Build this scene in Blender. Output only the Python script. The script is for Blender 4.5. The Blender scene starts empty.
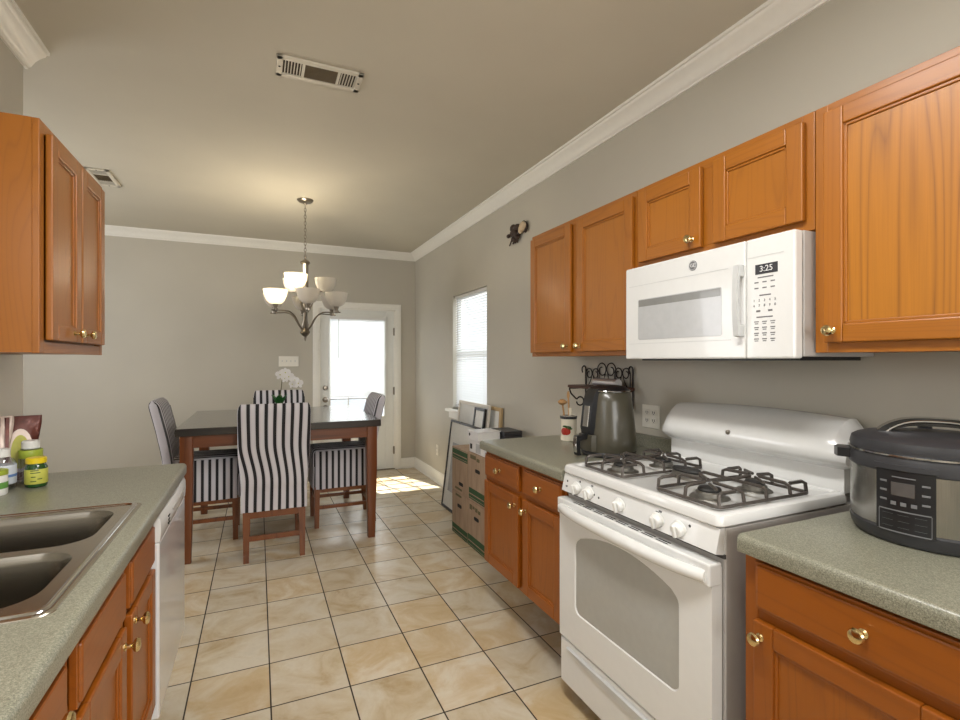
import bpy, bmesh, math, random
from mathutils import Vector, Matrix
random.seed(7)
S = bpy.context.scene
COL = S.collection
R = math.radians
PI = math.pi

# ---------------------------------------------------------------- camera
cd = bpy.data.cameras.new('camera'); cam = bpy.data.objects.new('camera', cd); COL.objects.link(cam)
cam.location = (0, 0, 1.36); cam.rotation_euler = (R(90), 0, R(-24.15))
cd.sensor_width = 36; cd.lens = 495 / 960 * 36; cd.shift_y = 0.5 / 960; cd.clip_start = 0.02
S.camera = cam
# ---------------------------------------------------------------- world, sun, large lights, exposure
W = bpy.data.worlds.new('world'); S.world = W; W.use_nodes = True
bg = W.node_tree.nodes['Background']
bg.inputs[0].default_value = (0.86, 0.93, 1.0, 1); bg.inputs[1].default_value = 1.0
def light(name, typ, loc, energy, color=(1, 1, 1), target=None, **kw):
    l = bpy.data.lights.new(name, typ); l.energy = energy; l.color = color
    for k, v in kw.items(): setattr(l, k, v)
    o = bpy.data.objects.new(name, l); COL.objects.link(o); o.location = loc
    if target is not None:
        o.rotation_euler = (Vector(target) - Vector(loc)).to_track_quat('-Z', 'Y').to_euler()
    return o
light('sun', 'SUN', (0, 9, 6), 14.0, (1.0, 0.95, 0.86), target=(0.20, 9 - 0.62, 6 - 1.0), angle=R(0.6))
light('kitchen_lamp_light', 'AREA', (0.40, 0.75, 2.60), 29, (1.0, 0.985, 0.955), target=(0.40, 0.75, 0), shape='RECTANGLE', size=0.26, size_y=1.15)
light('sink_side_fill_light', 'AREA', (-0.90, 0.55, 1.62), 9, (0.95, 0.97, 1.0), target=(1.0, 0.75, 1.3), shape='RECTANGLE', size=1.2, size_y=0.9)  # added fill above the sink; the left wall has no window
light('rear_fill_light', 'AREA', (1.0, -2.1, 1.6), 46, (1.0, 0.99, 0.97), target=(0.0, 2.4, 1.2), shape='RECTANGLE', size=1.8, size_y=1.4)  # added fill behind the camera, in front of a solid wall
light('dining_fill_light', 'AREA', (-2.70, 4.2, 1.6), 34, (0.98, 0.98, 1.0), target=(1.0, 4.6, 1.2), shape='RECTANGLE', size=1.6, size_y=1.4)  # added fill brightening the dining end; no window is built there
light('door_daylight', 'AREA', (1.11, 6.42, 1.35), 14, (0.95, 0.98, 1.0), target=(1.0, 3.0, 1.0), shape='RECTANGLE', size=0.75, size_y=1.3)
light('window_daylight', 'AREA', (2.25, 4.35, 1.55), 11, (0.95, 0.98, 1.0), target=(0.0, 4.3, 1.2), shape='RECTANGLE', size=0.9, size_y=1.2)
S.view_settings.view_transform = 'Standard'; S.view_settings.look = 'None'
S.view_settings.exposure = 0.35; S.view_settings.gamma = 1.0; S.view_settings.use_curve_mapping = False

# ---------------------------------------------------------------- materials
def lin(c): return tuple(((v / 255) / 12.92 if v / 255 <= .04045 else ((v / 255 + .055) / 1.055) ** 2.4) for v in c) + (1,)
class NT:
    def __init__(s, name):
        s.m = bpy.data.materials.new(name); s.m.use_nodes = True; s.t = s.m.node_tree; s.b = s.t.nodes['Principled BSDF']
    def n(s, typ, **kw):
        n = s.t.nodes.new(typ)
        for k, v in kw.items(): setattr(n, k, v)
        return n
    def l(s, a, b): s.t.links.new(a, b)
    def math(s, op, a, b=None, c=None):
        n = s.n('ShaderNodeMath', operation=op)
        for i, v in enumerate((a, b, c)):
            if v is None: continue
            if isinstance(v, (int, float)): n.inputs[i].default_value = v
            else: s.l(v, n.inputs[i])
        return n.outputs[0]
    def coord(s, scale=(1, 1, 1), out='Object', loc=(0, 0, 0)):
        tc = s.n('ShaderNodeTexCoord'); mp = s.n('ShaderNodeMapping'); mp.inputs['Scale'].default_value = scale; mp.inputs['Location'].default_value = loc
        s.l(tc.outputs[out], mp.inputs[0]); return mp.outputs[0]
    def noise(s, vec, scale=5, detail=3, rough=.5, dist=0):
        n = s.n('ShaderNodeTexNoise'); n.inputs['Scale'].default_value = scale; n.inputs['Detail'].default_value = detail
        n.inputs['Roughness'].default_value = rough; n.inputs['Distortion'].default_value = dist
        if vec is not None: s.l(vec, n.inputs['Vector'])
        return n
    def ramp(s, fac, stops):
        r = s.n('ShaderNodeValToRGB'); e = r.color_ramp.elements
        while len(e) < len(stops): e.new(.5)
        for el, (p, c) in zip(e, stops): el.position = p; el.color = c
        s.l(fac, r.inputs[0]); return r.outputs[0]
    def mix(s, fac, a, b, blend='MIX'):
        n = s.n('ShaderNodeMix', data_type='RGBA', blend_type=blend)
        for i, v in ((0, fac), (6, a), (7, b)):
            if isinstance(v, (int, float, tuple)): n.inputs[i].default_value = v
            else: s.l(v, n.inputs[i])
        return n.outputs[2]
    def bump(s, h, strength=.2, dist=.002):
        n = s.n('ShaderNodeBump'); n.inputs['Strength'].default_value = strength; n.inputs['Distance'].default_value = dist
        s.l(h, n.inputs['Height']); s.l(n.outputs[0], s.b.inputs['Normal'])
    def set(s, **kw):
        for k, v in kw.items(): s.b.inputs[k.replace('_', ' ')].default_value = v
        return s
def plain(name, rgb, rough=.5, metal=0, var=.06, vs=40, coat=0, **kw):
    n = NT(name); c = lin(rgb)
    nz = n.noise(n.coord(), vs, 3)
    lo = tuple(x * (1 - var) for x in c[:3]) + (1,); hi = tuple(min(1, x * (1 + var)) for x in c[:3]) + (1,)
    n.l(n.ramp(nz.outputs[0], [(.3, lo), (.7, hi)]), n.b.inputs['Base Color'])
    n.set(Roughness=rough, Metallic=metal, Coat_Weight=coat, **kw)
    return n.m
def paint(name, rgb, rough=.6, scale=220, strength=.12):
    n = NT(name); c = lin(rgb)
    nz = n.noise(n.coord(), 1.3, 4)
    n.l(n.ramp(nz.outputs[0], [(.3, tuple(x * .95 for x in c[:3]) + (1,)), (.7, tuple(x * 1.03 for x in c[:3]) + (1,))]), n.b.inputs['Base Color'])
    n.bump(n.noise(n.coord(), scale, 2).outputs[0], strength, .0015); n.set(Roughness=rough)
    return n.m
def wood(name, axis, base, dark, k=9, sc=1.0, rough=.42, contrast=1.0, coat=.22, off=(0, 0, 0), pw=4):
    n = NT(name)
    st = {'z': (1, 1, .07), 'y': (1, .07, 1), 'x': (.07, 1, 1)}[axis]
    v = n.coord(tuple(q * sc for q in st), loc=off)
    big = n.noise(v, 5.5, 2, .5, .25)
    f = n.math('FRACT', n.math('MULTIPLY', big.outputs[0], k))
    ring = n.math('POWER', n.math('ABSOLUTE', n.math('SUBTRACT', n.math('MULTIPLY', f, 2), 1)), pw)
    st2 = {'z': (1, 1, .02), 'y': (1, .02, 1), 'x': (.02, 1, 1)}[axis]
    fine = n.noise(n.coord(st2), 260, 2, .6)
    fac = n.math('ADD', n.math('MULTIPLY', ring, .55 * contrast), n.math('MULTIPLY', fine.outputs[0], .55 * contrast))
    tone = n.noise(v, 1.1, 1)
    c1 = n.ramp(fac, [(.15, lin(base)), (.60, tuple((a * .6 + b * .4) for a, b in zip(lin(base), lin(dark)))), (1.0, lin(dark))])
    c2 = n.mix(n.math('MULTIPLY', tone.outputs[0], .35), c1, lin(dark))
    n.l(c2, n.b.inputs['Base Color']); n.set(Roughness=rough, Coat_Weight=coat, Coat_Roughness=.22)
    n.bump(fine.outputs[0], .06, .001)
    return n.m
M = {}
M['wall'] = paint('wall_paint', (190, 185, 172))
M['ceiling'] = paint('ceiling_paint', (202, 196, 180), .75, 160, .2)
M['trim'] = plain('white_trim', (236, 234, 226), .38, var=.015)
M['door_white'] = plain('door_white', (226, 227, 222), .4, var=.015)
OB, OD = (166, 99, 12), (104, 54, 4)
M['oak_z'] = wood('oak_vertical', 'z', OB, OD, 24, 1.0, contrast=.5)
M['oak_y'] = wood('oak_horizontal', 'y', OB, OD, 24, 1.0, contrast=.55)
M['oak_panel'] = wood('oak_panel', 'z', (170, 103, 14), (108, 58, 5), 34, .8, contrast=.5)
M['oak_bold'] = wood('oak_bold_panel', 'z', (184, 117, 24), (104, 58, 8), 42, .62, contrast=.85, pw=3)
M['oak_low_z'] = wood('oak_base_vertical', 'z', (150, 80, 5), (94, 45, 2), 22, contrast=.5)
M['oak_low_y'] = wood('oak_base_horizontal', 'y', (150, 80, 5), (94, 45, 2), 22, contrast=.5)
M['oak_low_panel'] = wood('oak_base_panel', 'z', (152, 83, 6), (94, 45, 2), 32, .8, contrast=.55)
M['toe'] = plain('toe_board', (62, 36, 20), .7)
M['table_wood'] = wood('table_wood', 'z', (126, 68, 28), (74, 36, 12), 6, rough=.35)
M['table_wood_x'] = wood('table_rail_wood', 'x', (126, 68, 28), (74, 36, 12), 6, rough=.35)
M['table_wood_y'] = wood('table_side_rail_wood', 'y', (126, 68, 28), (74, 36, 12), 6, rough=.35)
M['table_top'] = wood('table_top_wood', 'x', (52, 48, 45), (38, 34, 31), 5, rough=.16, coat=.7)
M['chair_wood'] = wood('chair_wood', 'z', (138, 78, 32), (86, 44, 16), 6)
M['shelf_wood'] = wood('shelf_wood', 'y', (96, 58, 40), (60, 34, 22), 6, rough=.5)
M['spoon_wood'] = wood('spoon_wood', 'z', (196, 156, 106), (160, 116, 70), 5, rough=.7, coat=0)
M['white_app'] = plain('white_enamel', (222, 222, 220), .22, var=.01, coat=.3)
M['white_plastic'] = plain('white_plastic', (224, 224, 221), .35, var=.01)
M['dish_white'] = plain('glossy_white_door', (218, 219, 221), .12, var=.01, coat=.5)
M['gray_handle'] = plain('pale_gray_plastic', (196, 197, 196), .35, var=.02)
M['side_gray'] = plain('gray_side_panel', (176, 172, 168), .4, var=.02)
M['seam'] = plain('dark_seam', (60, 58, 56), .6)
M['oven_glass'] = plain('oven_glass', (166, 166, 161), .08, var=.02, coat=.6)
M['mw_glass'] = plain('microwave_window', (184, 185, 186), .16, var=.03, coat=.4)
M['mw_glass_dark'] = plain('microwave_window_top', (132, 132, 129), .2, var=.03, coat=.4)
M['iron'] = plain('cast_iron', (84, 78, 73), .42, .35, .2, 120)
M['burner'] = plain('burner_black', (44, 43, 42), .6, .1, .2, 90)
M['burner_al'] = plain('burner_aluminium', (120, 117, 110), .45, .7, .1)
M['black'] = plain('black_plastic', (24, 24, 26), .32, var=.1)
M['black_soft'] = plain('soft_black_plastic', (50, 50, 53), .45, var=.08)
M['black_gloss'] = plain('black_gloss', (18, 18, 20), .12, var=.1, coat=.5)
M['chrome'] = plain('chrome', (206, 206, 208), .12, 1, .02)
M['foil'] = plain('silver_foil', (232, 232, 236), .34, .85, .04)
M['nickel'] = plain('brushed_nickel', (150, 142, 130), .3, 1, .05)
M['brass'] = plain('brass', (220, 198, 146), .16, 1, .03)
M['brass_old'] = plain('aged_brass', (186, 164, 124), .22, 1, .05)
M['fryer'] = plain('olive_gray_plastic', (72, 68, 56), .3, var=.04, coat=.25)
M['wrought'] = plain('wrought_iron', (40, 32, 28), .5, .4, .2)
M['ceramic'] = plain('cream_ceramic', (226, 218, 198), .25, var=.02, coat=.4)
M['red'] = plain('red_glaze', (164, 40, 24), .3, var=.1)
M['green_dark'] = plain('dark_green_glaze', (40, 74, 30), .4, var=.1)
M['leaf'] = plain('orchid_leaf', (34, 92, 40), .4, var=.2)
M['petal'] = plain('orchid_petal', (240, 238, 236), .6, var=.03)
M['stem'] = plain('orchid_stem', (96, 92, 60), .6)
M['switch'] = plain('switch_plate', (230, 226, 214), .35, var=.015)
M['dark'] = plain('dark_slot', (20, 18, 16), .8)
M['print'] = plain('gray_print', (110, 110, 112), .6)
M['print_light'] = plain('white_print', (214, 214, 214), .6)
M['display'] = plain('display_glass', (62, 64, 68), .15, coat=.4)
M['display_gray'] = plain('gray_display_glass', (84, 82, 80), .18, coat=.4)
M['paper'] = plain('white_paper', (228, 228, 224), .7, var=.03)
M['paper_gray'] = plain('gray_print_paper', (176, 176, 178), .6, var=.15, vs=14)
M['binder_white'] = plain('white_binder', (222, 220, 220), .4, var=.03)
M['tan_frame'] = wood('tan_frame_wood', 'z', (198, 174, 132), (150, 120, 80), 6, rough=.6, coat=0)
M['white_frame'] = plain('white_frame', (226, 220, 208), .5, var=.03)
M['card_green'] = plain('green_print', (46, 78, 46), .8, var=.1)
M['card_dark'] = plain('olive_print', (96, 88, 58), .8, var=.1)
M['jar_green'] = plain('green_jar', (26, 70, 24), .15, var=.1, coat=.4)
M['label_yellow'] = plain('yellow_green_label', (190, 190, 84), .5, var=.08)
M['lid_yellow'] = plain('yellow_lid', (226, 200, 30), .35, var=.05)
M['label_blue'] = plain('pale_blue_label', (206, 212, 222), .5, var=.05)
M['blue_print'] = plain('blue_print', (96, 130, 190), .5)
M['green_print'] = plain('leaf_green_print', (96, 150, 70), .5)
M['lime'] = plain('lime_lid', (160, 176, 60), .4)
M['pouch'] = plain('maroon_foil', (96, 52, 44), .3, .3, .25, 30)
M['pouch_cream'] = plain('cream_foil', (214, 196, 184), .35, .2, .08)
M['ornament'] = plain('ornament_brown', (58, 40, 30), .6, var=.25)
M['ornament_tan'] = plain('ornament_tan', (206, 184, 152), .6, var=.1)
M['vent'] = plain('vent_white', (208, 202, 186), .45, var=.03)
M['vent_brown'] = plain('vent_brown', (112, 98, 74), .6)
M['vent_dark'] = plain('vent_shadow_brown', (62, 52, 38), .8)

def mat_counter():
    n = NT('laminate_counter')
    v = n.coord()
    a = n.noise(v, 330, 3, .7); b = n.noise(v, 760, 2, .7)
    f = n.math('ADD', n.math('MULTIPLY', a.outputs[0], .6), n.math('MULTIPLY', b.outputs[0], .4))
    n.l(n.ramp(f, [(.36, lin((86, 86, 73))), (.5, lin((131, 130, 113))), (.62, lin((164, 162, 146)))]), n.b.inputs['Base Color'])
    n.set(Roughness=.33, Coat_Weight=.15); return n.m
M['counter'] = mat_counter()
def mat_tile():
    n = NT('floor_tile')
    tc = n.n('ShaderNodeTexCoord'); sp = n.n('ShaderNodeSeparateXYZ'); n.l(tc.outputs['Object'], sp.inputs[0])
    T = .3053
    x = n.math('DIVIDE', n.math('SUBTRACT', sp.outputs[0], .0464), T); y = n.math('DIVIDE', n.math('SUBTRACT', sp.outputs[1], 2.1076), T)
    fx = n.math('FRACT', n.math('ADD', x, 100)); fy = n.math('FRACT', n.math('ADD', y, 100))
    cx = n.math('FLOOR', n.math('ADD', x, 100)); cy = n.math('FLOOR', n.math('ADD', y, 100))
    e = n.math('MINIMUM', n.math('MINIMUM', fx, n.math('SUBTRACT', 1, fx)), n.math('MINIMUM', fy, n.math('SUBTRACT', 1, fy)))
    tile = n.n('ShaderNodeMapRange'); tile.interpolation_type = 'SMOOTHSTEP'
    tile.inputs[1].default_value = .006; tile.inputs[2].default_value = .013; n.l(e, tile.inputs[0])
    cc = n.n('ShaderNodeCombineXYZ'); n.l(cx, cc.inputs[0]); n.l(cy, cc.inputs[1])
    wn = n.n('ShaderNodeTexWhiteNoise', noise_dimensions='2D'); n.l(cc.outputs[0], wn.inputs['Vector'])
    va = n.n('ShaderNodeVectorMath', operation='SCALE'); n.l(wn.outputs['Color'], va.inputs[0]); va.inputs['Scale'].default_value = 37
    vv = n.n('ShaderNodeVectorMath', operation='ADD'); n.l(tc.outputs['Object'], vv.inputs[0]); n.l(va.outputs[0], vv.inputs[1])
    big = n.noise(vv.outputs[0], 4.5, 6, .62, .8); veins = n.noise(vv.outputs[0], 7, 8, .7, 1.5); fine = n.noise(vv.outputs[0], 60, 4, .7)
    c = n.ramp(big.outputs[0], [(.30, lin((184, 158, 116))), (.44, lin((210, 194, 164))), (.58, lin((222, 212, 192))), (.8, lin((212, 203, 184)))])
    c = n.mix(n.math('MULTIPLY', n.math('SUBTRACT', veins.outputs[0], .42), 1.1), c, lin((214, 202, 180)))
    c = n.mix(n.math('MULTIPLY', fine.outputs[0], .22), c, lin((156, 138, 110)))
    warm = n.math('MULTIPLY', n.math('GREATER_THAN', wn.outputs['Value'], .62), n.math('MULTIPLY', n.math('SUBTRACT', .66, big.outputs[0]), 2.2))
    c = n.mix(n.math('MAXIMUM', n.math('MINIMUM', warm, .5), 0), c, lin((192, 163, 116)))
    tone = n.math('ADD', n.math('MULTIPLY', wn.outputs['Value'], .14), .89)
    cm = n.n('ShaderNodeVectorMath', operation='SCALE'); n.l(c, cm.inputs[0]); n.l(tone, cm.inputs['Scale'])
    fin = n.mix(tile.outputs[0], lin((48, 38, 28)), cm.outputs[0])
    n.l(fin, n.b.inputs['Base Color'])
    rr = n.math('ADD', n.math('MULTIPLY', tile.outputs[0], -.56), .85); n.l(rr, n.b.inputs['Roughness'])
    h = n.math('ADD', tile.outputs[0], n.math('MULTIPLY', big.outputs[0], .25)); n.bump(h, .35, .003)
    return n.m
M['tile'] = mat_tile()
M['backsplash'] = paint('pale_textured_splash', (228, 226, 216), .5, 300, .3)
def mat_steel(name, axis, rgb=(150, 146, 138), rough=.3):
    n = NT(name)
    v = n.coord({'z': (60, 60, 1), 'y': (60, 1, 60), 'x': (1, 60, 60)}[axis])
    nz = n.noise(v, 8, 3)
    c = lin(rgb)
    n.l(n.ramp(nz.outputs[0], [(.3, tuple(q * .85 for q in c[:3]) + (1,)), (.7, c)]), n.b.inputs['Base Color'])
    n.set(Metallic=1, Roughness=rough); n.bump(nz.outputs[0], .05, .0005); return n.m
M['steel'] = mat_steel('sink_steel', 'y', (190, 184, 172), .27)
M['steel_bowl'] = mat_steel('sink_bowl_steel', 'x', (128, 122, 112), .24)
M['steel_cooker'] = mat_steel('cooker_steel', 'z', (168, 166, 160), .27)
def mat_stripe():
    n = NT('striped_cloth')
    uv = n.n('ShaderNodeUVMap'); sp = n.n('ShaderNodeSeparateXYZ'); n.l(uv.outputs[0], sp.inputs[0])
    f = n.math('FRACT', n.math('ADD', sp.outputs[0], 50))
    d = n.math('ABSOLUTE', n.math('SUBTRACT', f, .5))
    c = n.ramp(d, [(.0, lin((34, 32, 36))), (.185, lin((34, 32, 36))), (.215, lin((216, 213, 219))), (.3, lin((200, 197, 205))), (.36, lin((216, 213, 218))), (1, lin((208, 205, 211)))])
    n.l(c, n.b.inputs['Base Color']); n.set(Roughness=.85)
    n.bump(n.noise(n.coord(), 500, 2).outputs[0], .2, .001); return n.m
M['stripe'] = mat_stripe()
def mat_card():
    n = NT('cardboard'); nz = n.noise(n.coord((1, 1, .2)), 30, 4)
    n.l(n.ramp(nz.outputs[0], [(.3, lin((150, 126, 104))), (.7, lin((170, 146, 122)))]), n.b.inputs['Base Color']); n.set(Roughness=.85); return n.m
M['card'] = mat_card()
def mat_blind():
    n = NT('blind_slat'); c = lin((238, 240, 240)); n.b.inputs['Base Color'].default_value = c; n.set(Roughness=.5)
    tr = n.n('ShaderNodeBsdfTranslucent'); tr.inputs[0].default_value = c
    mx = n.n('ShaderNodeMixShader'); mx.inputs[0].default_value = .10
    n.l(n.b.outputs[0], mx.inputs[1]); n.l(tr.outputs[0], mx.inputs[2]); n.l(mx.outputs[0], n.t.nodes['Material Output'].inputs[0]); return n.m
M['blind'] = mat_blind()
def mat_glass(name, tint=(1, 1, 1, 1), fac=.07):
    n = NT(name); t = n.n('ShaderNodeBsdfTransparent'); t.inputs[0].default_value = tint
    g = n.n('ShaderNodeBsdfGlossy'); g.inputs['Roughness'].default_value = .03
    mx = n.n('ShaderNodeMixShader'); mx.inputs[0].default_value = fac
    n.l(t.outputs[0], mx.inputs[1]); n.l(g.outputs[0], mx.inputs[2]); n.l(mx.outputs[0], n.t.nodes['Material Output'].inputs[0]); return n.m
M['glass'] = mat_glass('window_glass')
M['clear_plastic'] = mat_glass('clear_plastic', (.8, .83, .86, 1), .15)
def mat_shade(name, strength, rgb):
    n = NT(name); c = lin(rgb); n.b.inputs['Base Color'].default_value = lin((236, 232, 224)); n.set(Roughness=.35)
    n.b.inputs['Emission Color'].default_value = c; n.b.inputs['Emission Strength'].default_value = strength
    tr = n.n('ShaderNodeBsdfTranslucent'); tr.inputs[0].default_value = lin((240, 235, 226))
    mx = n.n('ShaderNodeMixShader'); mx.inputs[0].default_value = .4
    n.l(n.b.outputs[0], mx.inputs[1]); n.l(tr.outputs[0], mx.inputs[2]); n.l(mx.outputs[0], n.t.nodes['Material Output'].inputs[0]); return n.m
M['shade_lit'] = mat_shade('lit_glass_shade', 1.0, (255, 236, 196))
M['shade'] = mat_shade('unlit_glass_shade', 0.0, (255, 240, 214))

# ---------------------------------------------------------------- mesh helpers
OFF = {}
class MB:
    def __init__(s): s.v = []; s.f = []; s.mi = []; s.sm = []
    def add(s, vs, fs, mi=0, sm=True):
        o = len(s.v); s.v += [tuple(v) for v in vs]
        for f in fs: s.f.append(tuple(i + o for i in f)); s.mi.append(mi); s.sm.append(sm)
        return s
    def bm(s, b, mi=0, sm=True):
        b.verts.index_update(); s.add([v.co[:] for v in b.verts], [[v.index for v in f.verts] for f in b.faces], mi, sm); b.free(); return s
    def box(s, x0, x1, y0, y1, z0, z1, bev=0, mi=0, seg=2):
        x0, x1 = min(x0, x1), max(x0, x1); y0, y1 = min(y0, y1), max(y0, y1); z0, z1 = min(z0, z1), max(z0, z1)
        b = bmesh.new(); bmesh.ops.create_cube(b, size=1)
        for v in b.verts: v.co = Vector(((x0 + x1) / 2 + v.co.x * (x1 - x0), (y0 + y1) / 2 + v.co.y * (y1 - y0), (z0 + z1) / 2 + v.co.z * (z1 - z0)))
        if bev > 0:
            bev = min(bev, .45 * min(x1 - x0, y1 - y0, z1 - z0))
            bmesh.ops.bevel(b, geom=b.edges[:], offset=bev, segments=seg, affect='EDGES', profile=.5)
        return s.bm(b, mi, False)
    def lathe(s, prof, c=(0, 0, 0), axis='z', n=24, mi=0, a0=0, a1=2 * PI):
        full = abs(a1 - a0 - 2 * PI) < 1e-6; k = n if full else n + 1
        vs = []; fs = []
        for r, h in prof:
            for i in range(k):
                a = a0 + (a1 - a0) * i / n; p, q = r * math.cos(a), r * math.sin(a)
                d = {'z': (p, q, h), 'x': (h, p, q), '-x': (-h, q, p), 'y': (q, h, p), '-y': (p, -h, q)}[axis]
                vs.append((c[0] + d[0], c[1] + d[1], c[2] + d[2]))
        for j in range(len(prof) - 1):
            for i in range(n):
                i2 = (i + 1) % k; fs.append((j * k + i, j * k + i2, (j + 1) * k + i2, (j + 1) * k + i))
        if full:
            if prof[0][0] > 1e-5: fs.append(tuple(range(k))[::-1])
            if prof[-1][0] > 1e-5: fs.append(tuple((len(prof) - 1) * k + i for i in range(k)))
        return s.add(vs, fs, mi)
    def tube(s, pts, r, n=8, mi=0, closed=False):
        P = [Vector(p) for p in pts]; N = len(P); rr = r if isinstance(r, (list, tuple)) else [r] * N
        vs = []; fs = []; up = None
        for i in range(N):
            if closed: t = P[(i + 1) % N] - P[i - 1]
            else: t = P[min(i + 1, N - 1)] - P[max(i - 1, 0)]
            t = t.normalized() if t.length > 1e-9 else Vector((0, 0, 1))
            if up is None: up = t.orthogonal().normalized()
            up = (up - t * up.dot(t)); up = up.normalized() if up.length > 1e-6 else t.orthogonal().normalized()
            w = t.cross(up)
            for k in range(n):
                a = 2 * PI * k / n; vs.append(P[i] + (up * math.cos(a) + w * math.sin(a)) * rr[i])
        for i in range(N if closed else N - 1):
            for k in range(n):
                a, b2 = i * n + k, i * n + (k + 1) % n; j = (i + 1) % N
                fs.append((a, b2, j * n + (k + 1) % n, j * n + k))
        if not closed: fs += [tuple(range(n))[::-1], tuple((N - 1) * n + k for k in range(n))]
        return s.add(vs, fs, mi)
    def prism(s, poly, axis, h0, h1, mi=0):
        n = len(poly)
        def P(a, b, h): return {'x': (h, a, b), 'y': (a, h, b), 'z': (a, b, h)}[axis]
        vs = [P(a, b, h0) for a, b in poly] + [P(a, b, h1) for a, b in poly]
        fs = [tuple(range(n))[::-1], tuple(range(n, 2 * n))] + [(i, (i + 1) % n, n + (i + 1) % n, n + i) for i in range(n)]
        return s.add(vs, fs, mi)
    def loft(s, loops, mi=0, cap0=True, cap1=True):
        n = len(loops[0]); vs = [p for l in loops for p in l]; fs = []
        for j in range(len(loops) - 1):
            for i in range(n): fs.append((j * n + i, j * n + (i + 1) % n, (j + 1) * n + (i + 1) % n, (j + 1) * n + i))
        if cap0: fs.append(tuple(range(n))[::-1])
        if cap1: fs.append(tuple((len(loops) - 1) * n + i for i in range(n)))
        return s.add(vs, fs, mi)
    def ball(s, c, r, mi=0, n=12):
        r = r if isinstance(r, (tuple, list)) else (r, r, r)
        b = bmesh.new(); bmesh.ops.create_uvsphere(b, u_segments=n, v_segments=max(6, n // 2 + 2), radius=1)
        for v in b.verts: v.co = Vector((c[0] + v.co.x * r[0], c[1] + v.co.y * r[1], c[2] + v.co.z * r[2]))
        return s.bm(b, mi)
    def xf(s, mtx):
        s.v = [tuple(mtx @ Vector(v)) for v in s.v]; return s
    def merge(s, o, mi_off=0):
        k = len(s.v); s.v += o.v; s.f += [tuple(i + k for i in f) for f in o.f]; s.mi += [m + mi_off for m in o.mi]; s.sm += o.sm; return s
def build(name, mb, mats, parent=None, local=False, smooth=35, uvf=None):
    me = bpy.data.meshes.new(name); off = Vector((0, 0, 0))
    if parent is not None and not local: off = OFF.get(parent.name, Vector((0, 0, 0)))
    me.from_pydata([tuple(Vector(v) - off) for v in mb.v], [], mb.f)
    b = bmesh.new(); b.from_mesh(me); bmesh.ops.recalc_face_normals(b, faces=b.faces[:])
    b.to_mesh(me); b.free()
    for m in (mats if isinstance(mats, (list, tuple)) else [mats]): me.materials.append(M[m] if isinstance(m, str) else m)
    me.set_sharp_from_angle(angle=R(smooth))
    for p, mi, sf in zip(me.polygons, mb.mi, mb.sm): p.material_index = mi; p.use_smooth = sf
    if uvf:
        uv = me.uv_layers.new(name='UVMap')
        for p in me.polygons:
            for li in p.loop_indices: uv.data[li].uv = uvf(me.vertices[me.loops[li].vertex_index].co, p.normal)
    o = bpy.data.objects.new(name, me); COL.objects.link(o)
    if parent is not None:
        o.parent = parent; OFF[o.name] = OFF.get(parent.name, Vector((0, 0, 0)))
    return o
def tag(o, label, cat, group=None):
    o['label'] = label; o['category'] = cat
    if group: o['group'] = group
    return o
def thing(name, label, cat, loc=(0, 0, 0), rz=0, group=None):
    o = bpy.data.objects.new(name, None); COL.objects.link(o); o.empty_display_size = .1
    o.location = loc; o.rotation_euler = (0, 0, rz); OFF[o.name] = Vector(loc); return tag(o, label, cat, group)
def struct(name, mb, mats, parent=None, **kw):
    o = build(name, mb, mats, parent, **kw)
    if parent is None: o['kind'] = 'structure'
    return o
def tree_copy(root):
    r = root.copy(); COL.objects.link(r)
    for ch in root.children:
        c = ch.copy(); COL.objects.link(c); c.parent = r
        for g in ch.children:
            d = g.copy(); COL.objects.link(d); d.parent = c
    return r
def text_mesh(s, size, mtx, depth=.0004):
    cu = bpy.data.curves.new('lettering', 'FONT'); cu.body = s; cu.size = size; cu.extrude = depth; cu.align_x = 'CENTER'; cu.align_y = 'CENTER'
    o = bpy.data.objects.new('lettering', cu); COL.objects.link(o)
    bpy.context.view_layer.update()
    me = bpy.data.meshes.new_from_object(o.evaluated_get(bpy.context.evaluated_depsgraph_get()))
    mb = MB(); mb.add([tuple(mtx @ v.co) for v in me.vertices], [tuple(p.vertices) for p in me.polygons])
    bpy.data.objects.remove(o); bpy.data.curves.remove(cu); bpy.data.meshes.remove(me); return mb
def facing(dirx, loc):   # text plane whose normal is dirx along X (reads left to right for a viewer on that side)
    if dirx < 0: m = Matrix(((0, 0, -1), (-1, 0, 0), (0, 1, 0)))
    else: m = Matrix(((0, 0, 1), (1, 0, 0), (0, 1, 0)))
    return Matrix.Translation(loc) @ m.to_4x4()

# ================================================================ ROOM SHELL
XW, YB, ZC = 1.83, 6.10, 2.71
XL, YL = -.92, 2.74
struct('floor', MB().box(-2.8, 1.97, -2.3, 6.3, -.1, 0), 'tile')
struct('ceiling', MB().box(-2.9, 1.97, -2.3, 6.3, ZC, ZC + .1), 'ceiling')
WY0, WY1, WZ0, WZ1 = 3.935, 4.765, .865, 2.02
w = MB().box(XW, XW + .14, -2.3, WY0, 0, ZC).box(XW, XW + .14, WY1, YB + .14, 0, ZC).box(XW, XW + .14, WY0, WY1, 0, WZ0).box(XW, XW + .14, WY0, WY1, WZ1, ZC)
struct('wall_right', w, 'wall')
DX0, DX1, DZ = .66, 1.565, 1.985
w = MB().box(-2.9, DX0, YB, YB + .14, 0, ZC).box(DX1, XW, YB, YB + .14, 0, ZC).box(DX0, DX1, YB, YB + .14, DZ, ZC)
struct('wall_back', w, 'wall')
struct('wall_left', MB().box(XL - .12, XL, -2.3, YL, 0, ZC), 'wall')
struct('wall_front', MB().box(-2.9, 1.97, -2.4, -2.3, 0, ZC), 'wall')
struct('wall_side', MB().box(-2.9, -2.8, -2.3, YB, 0, ZC), 'wall')
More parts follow.
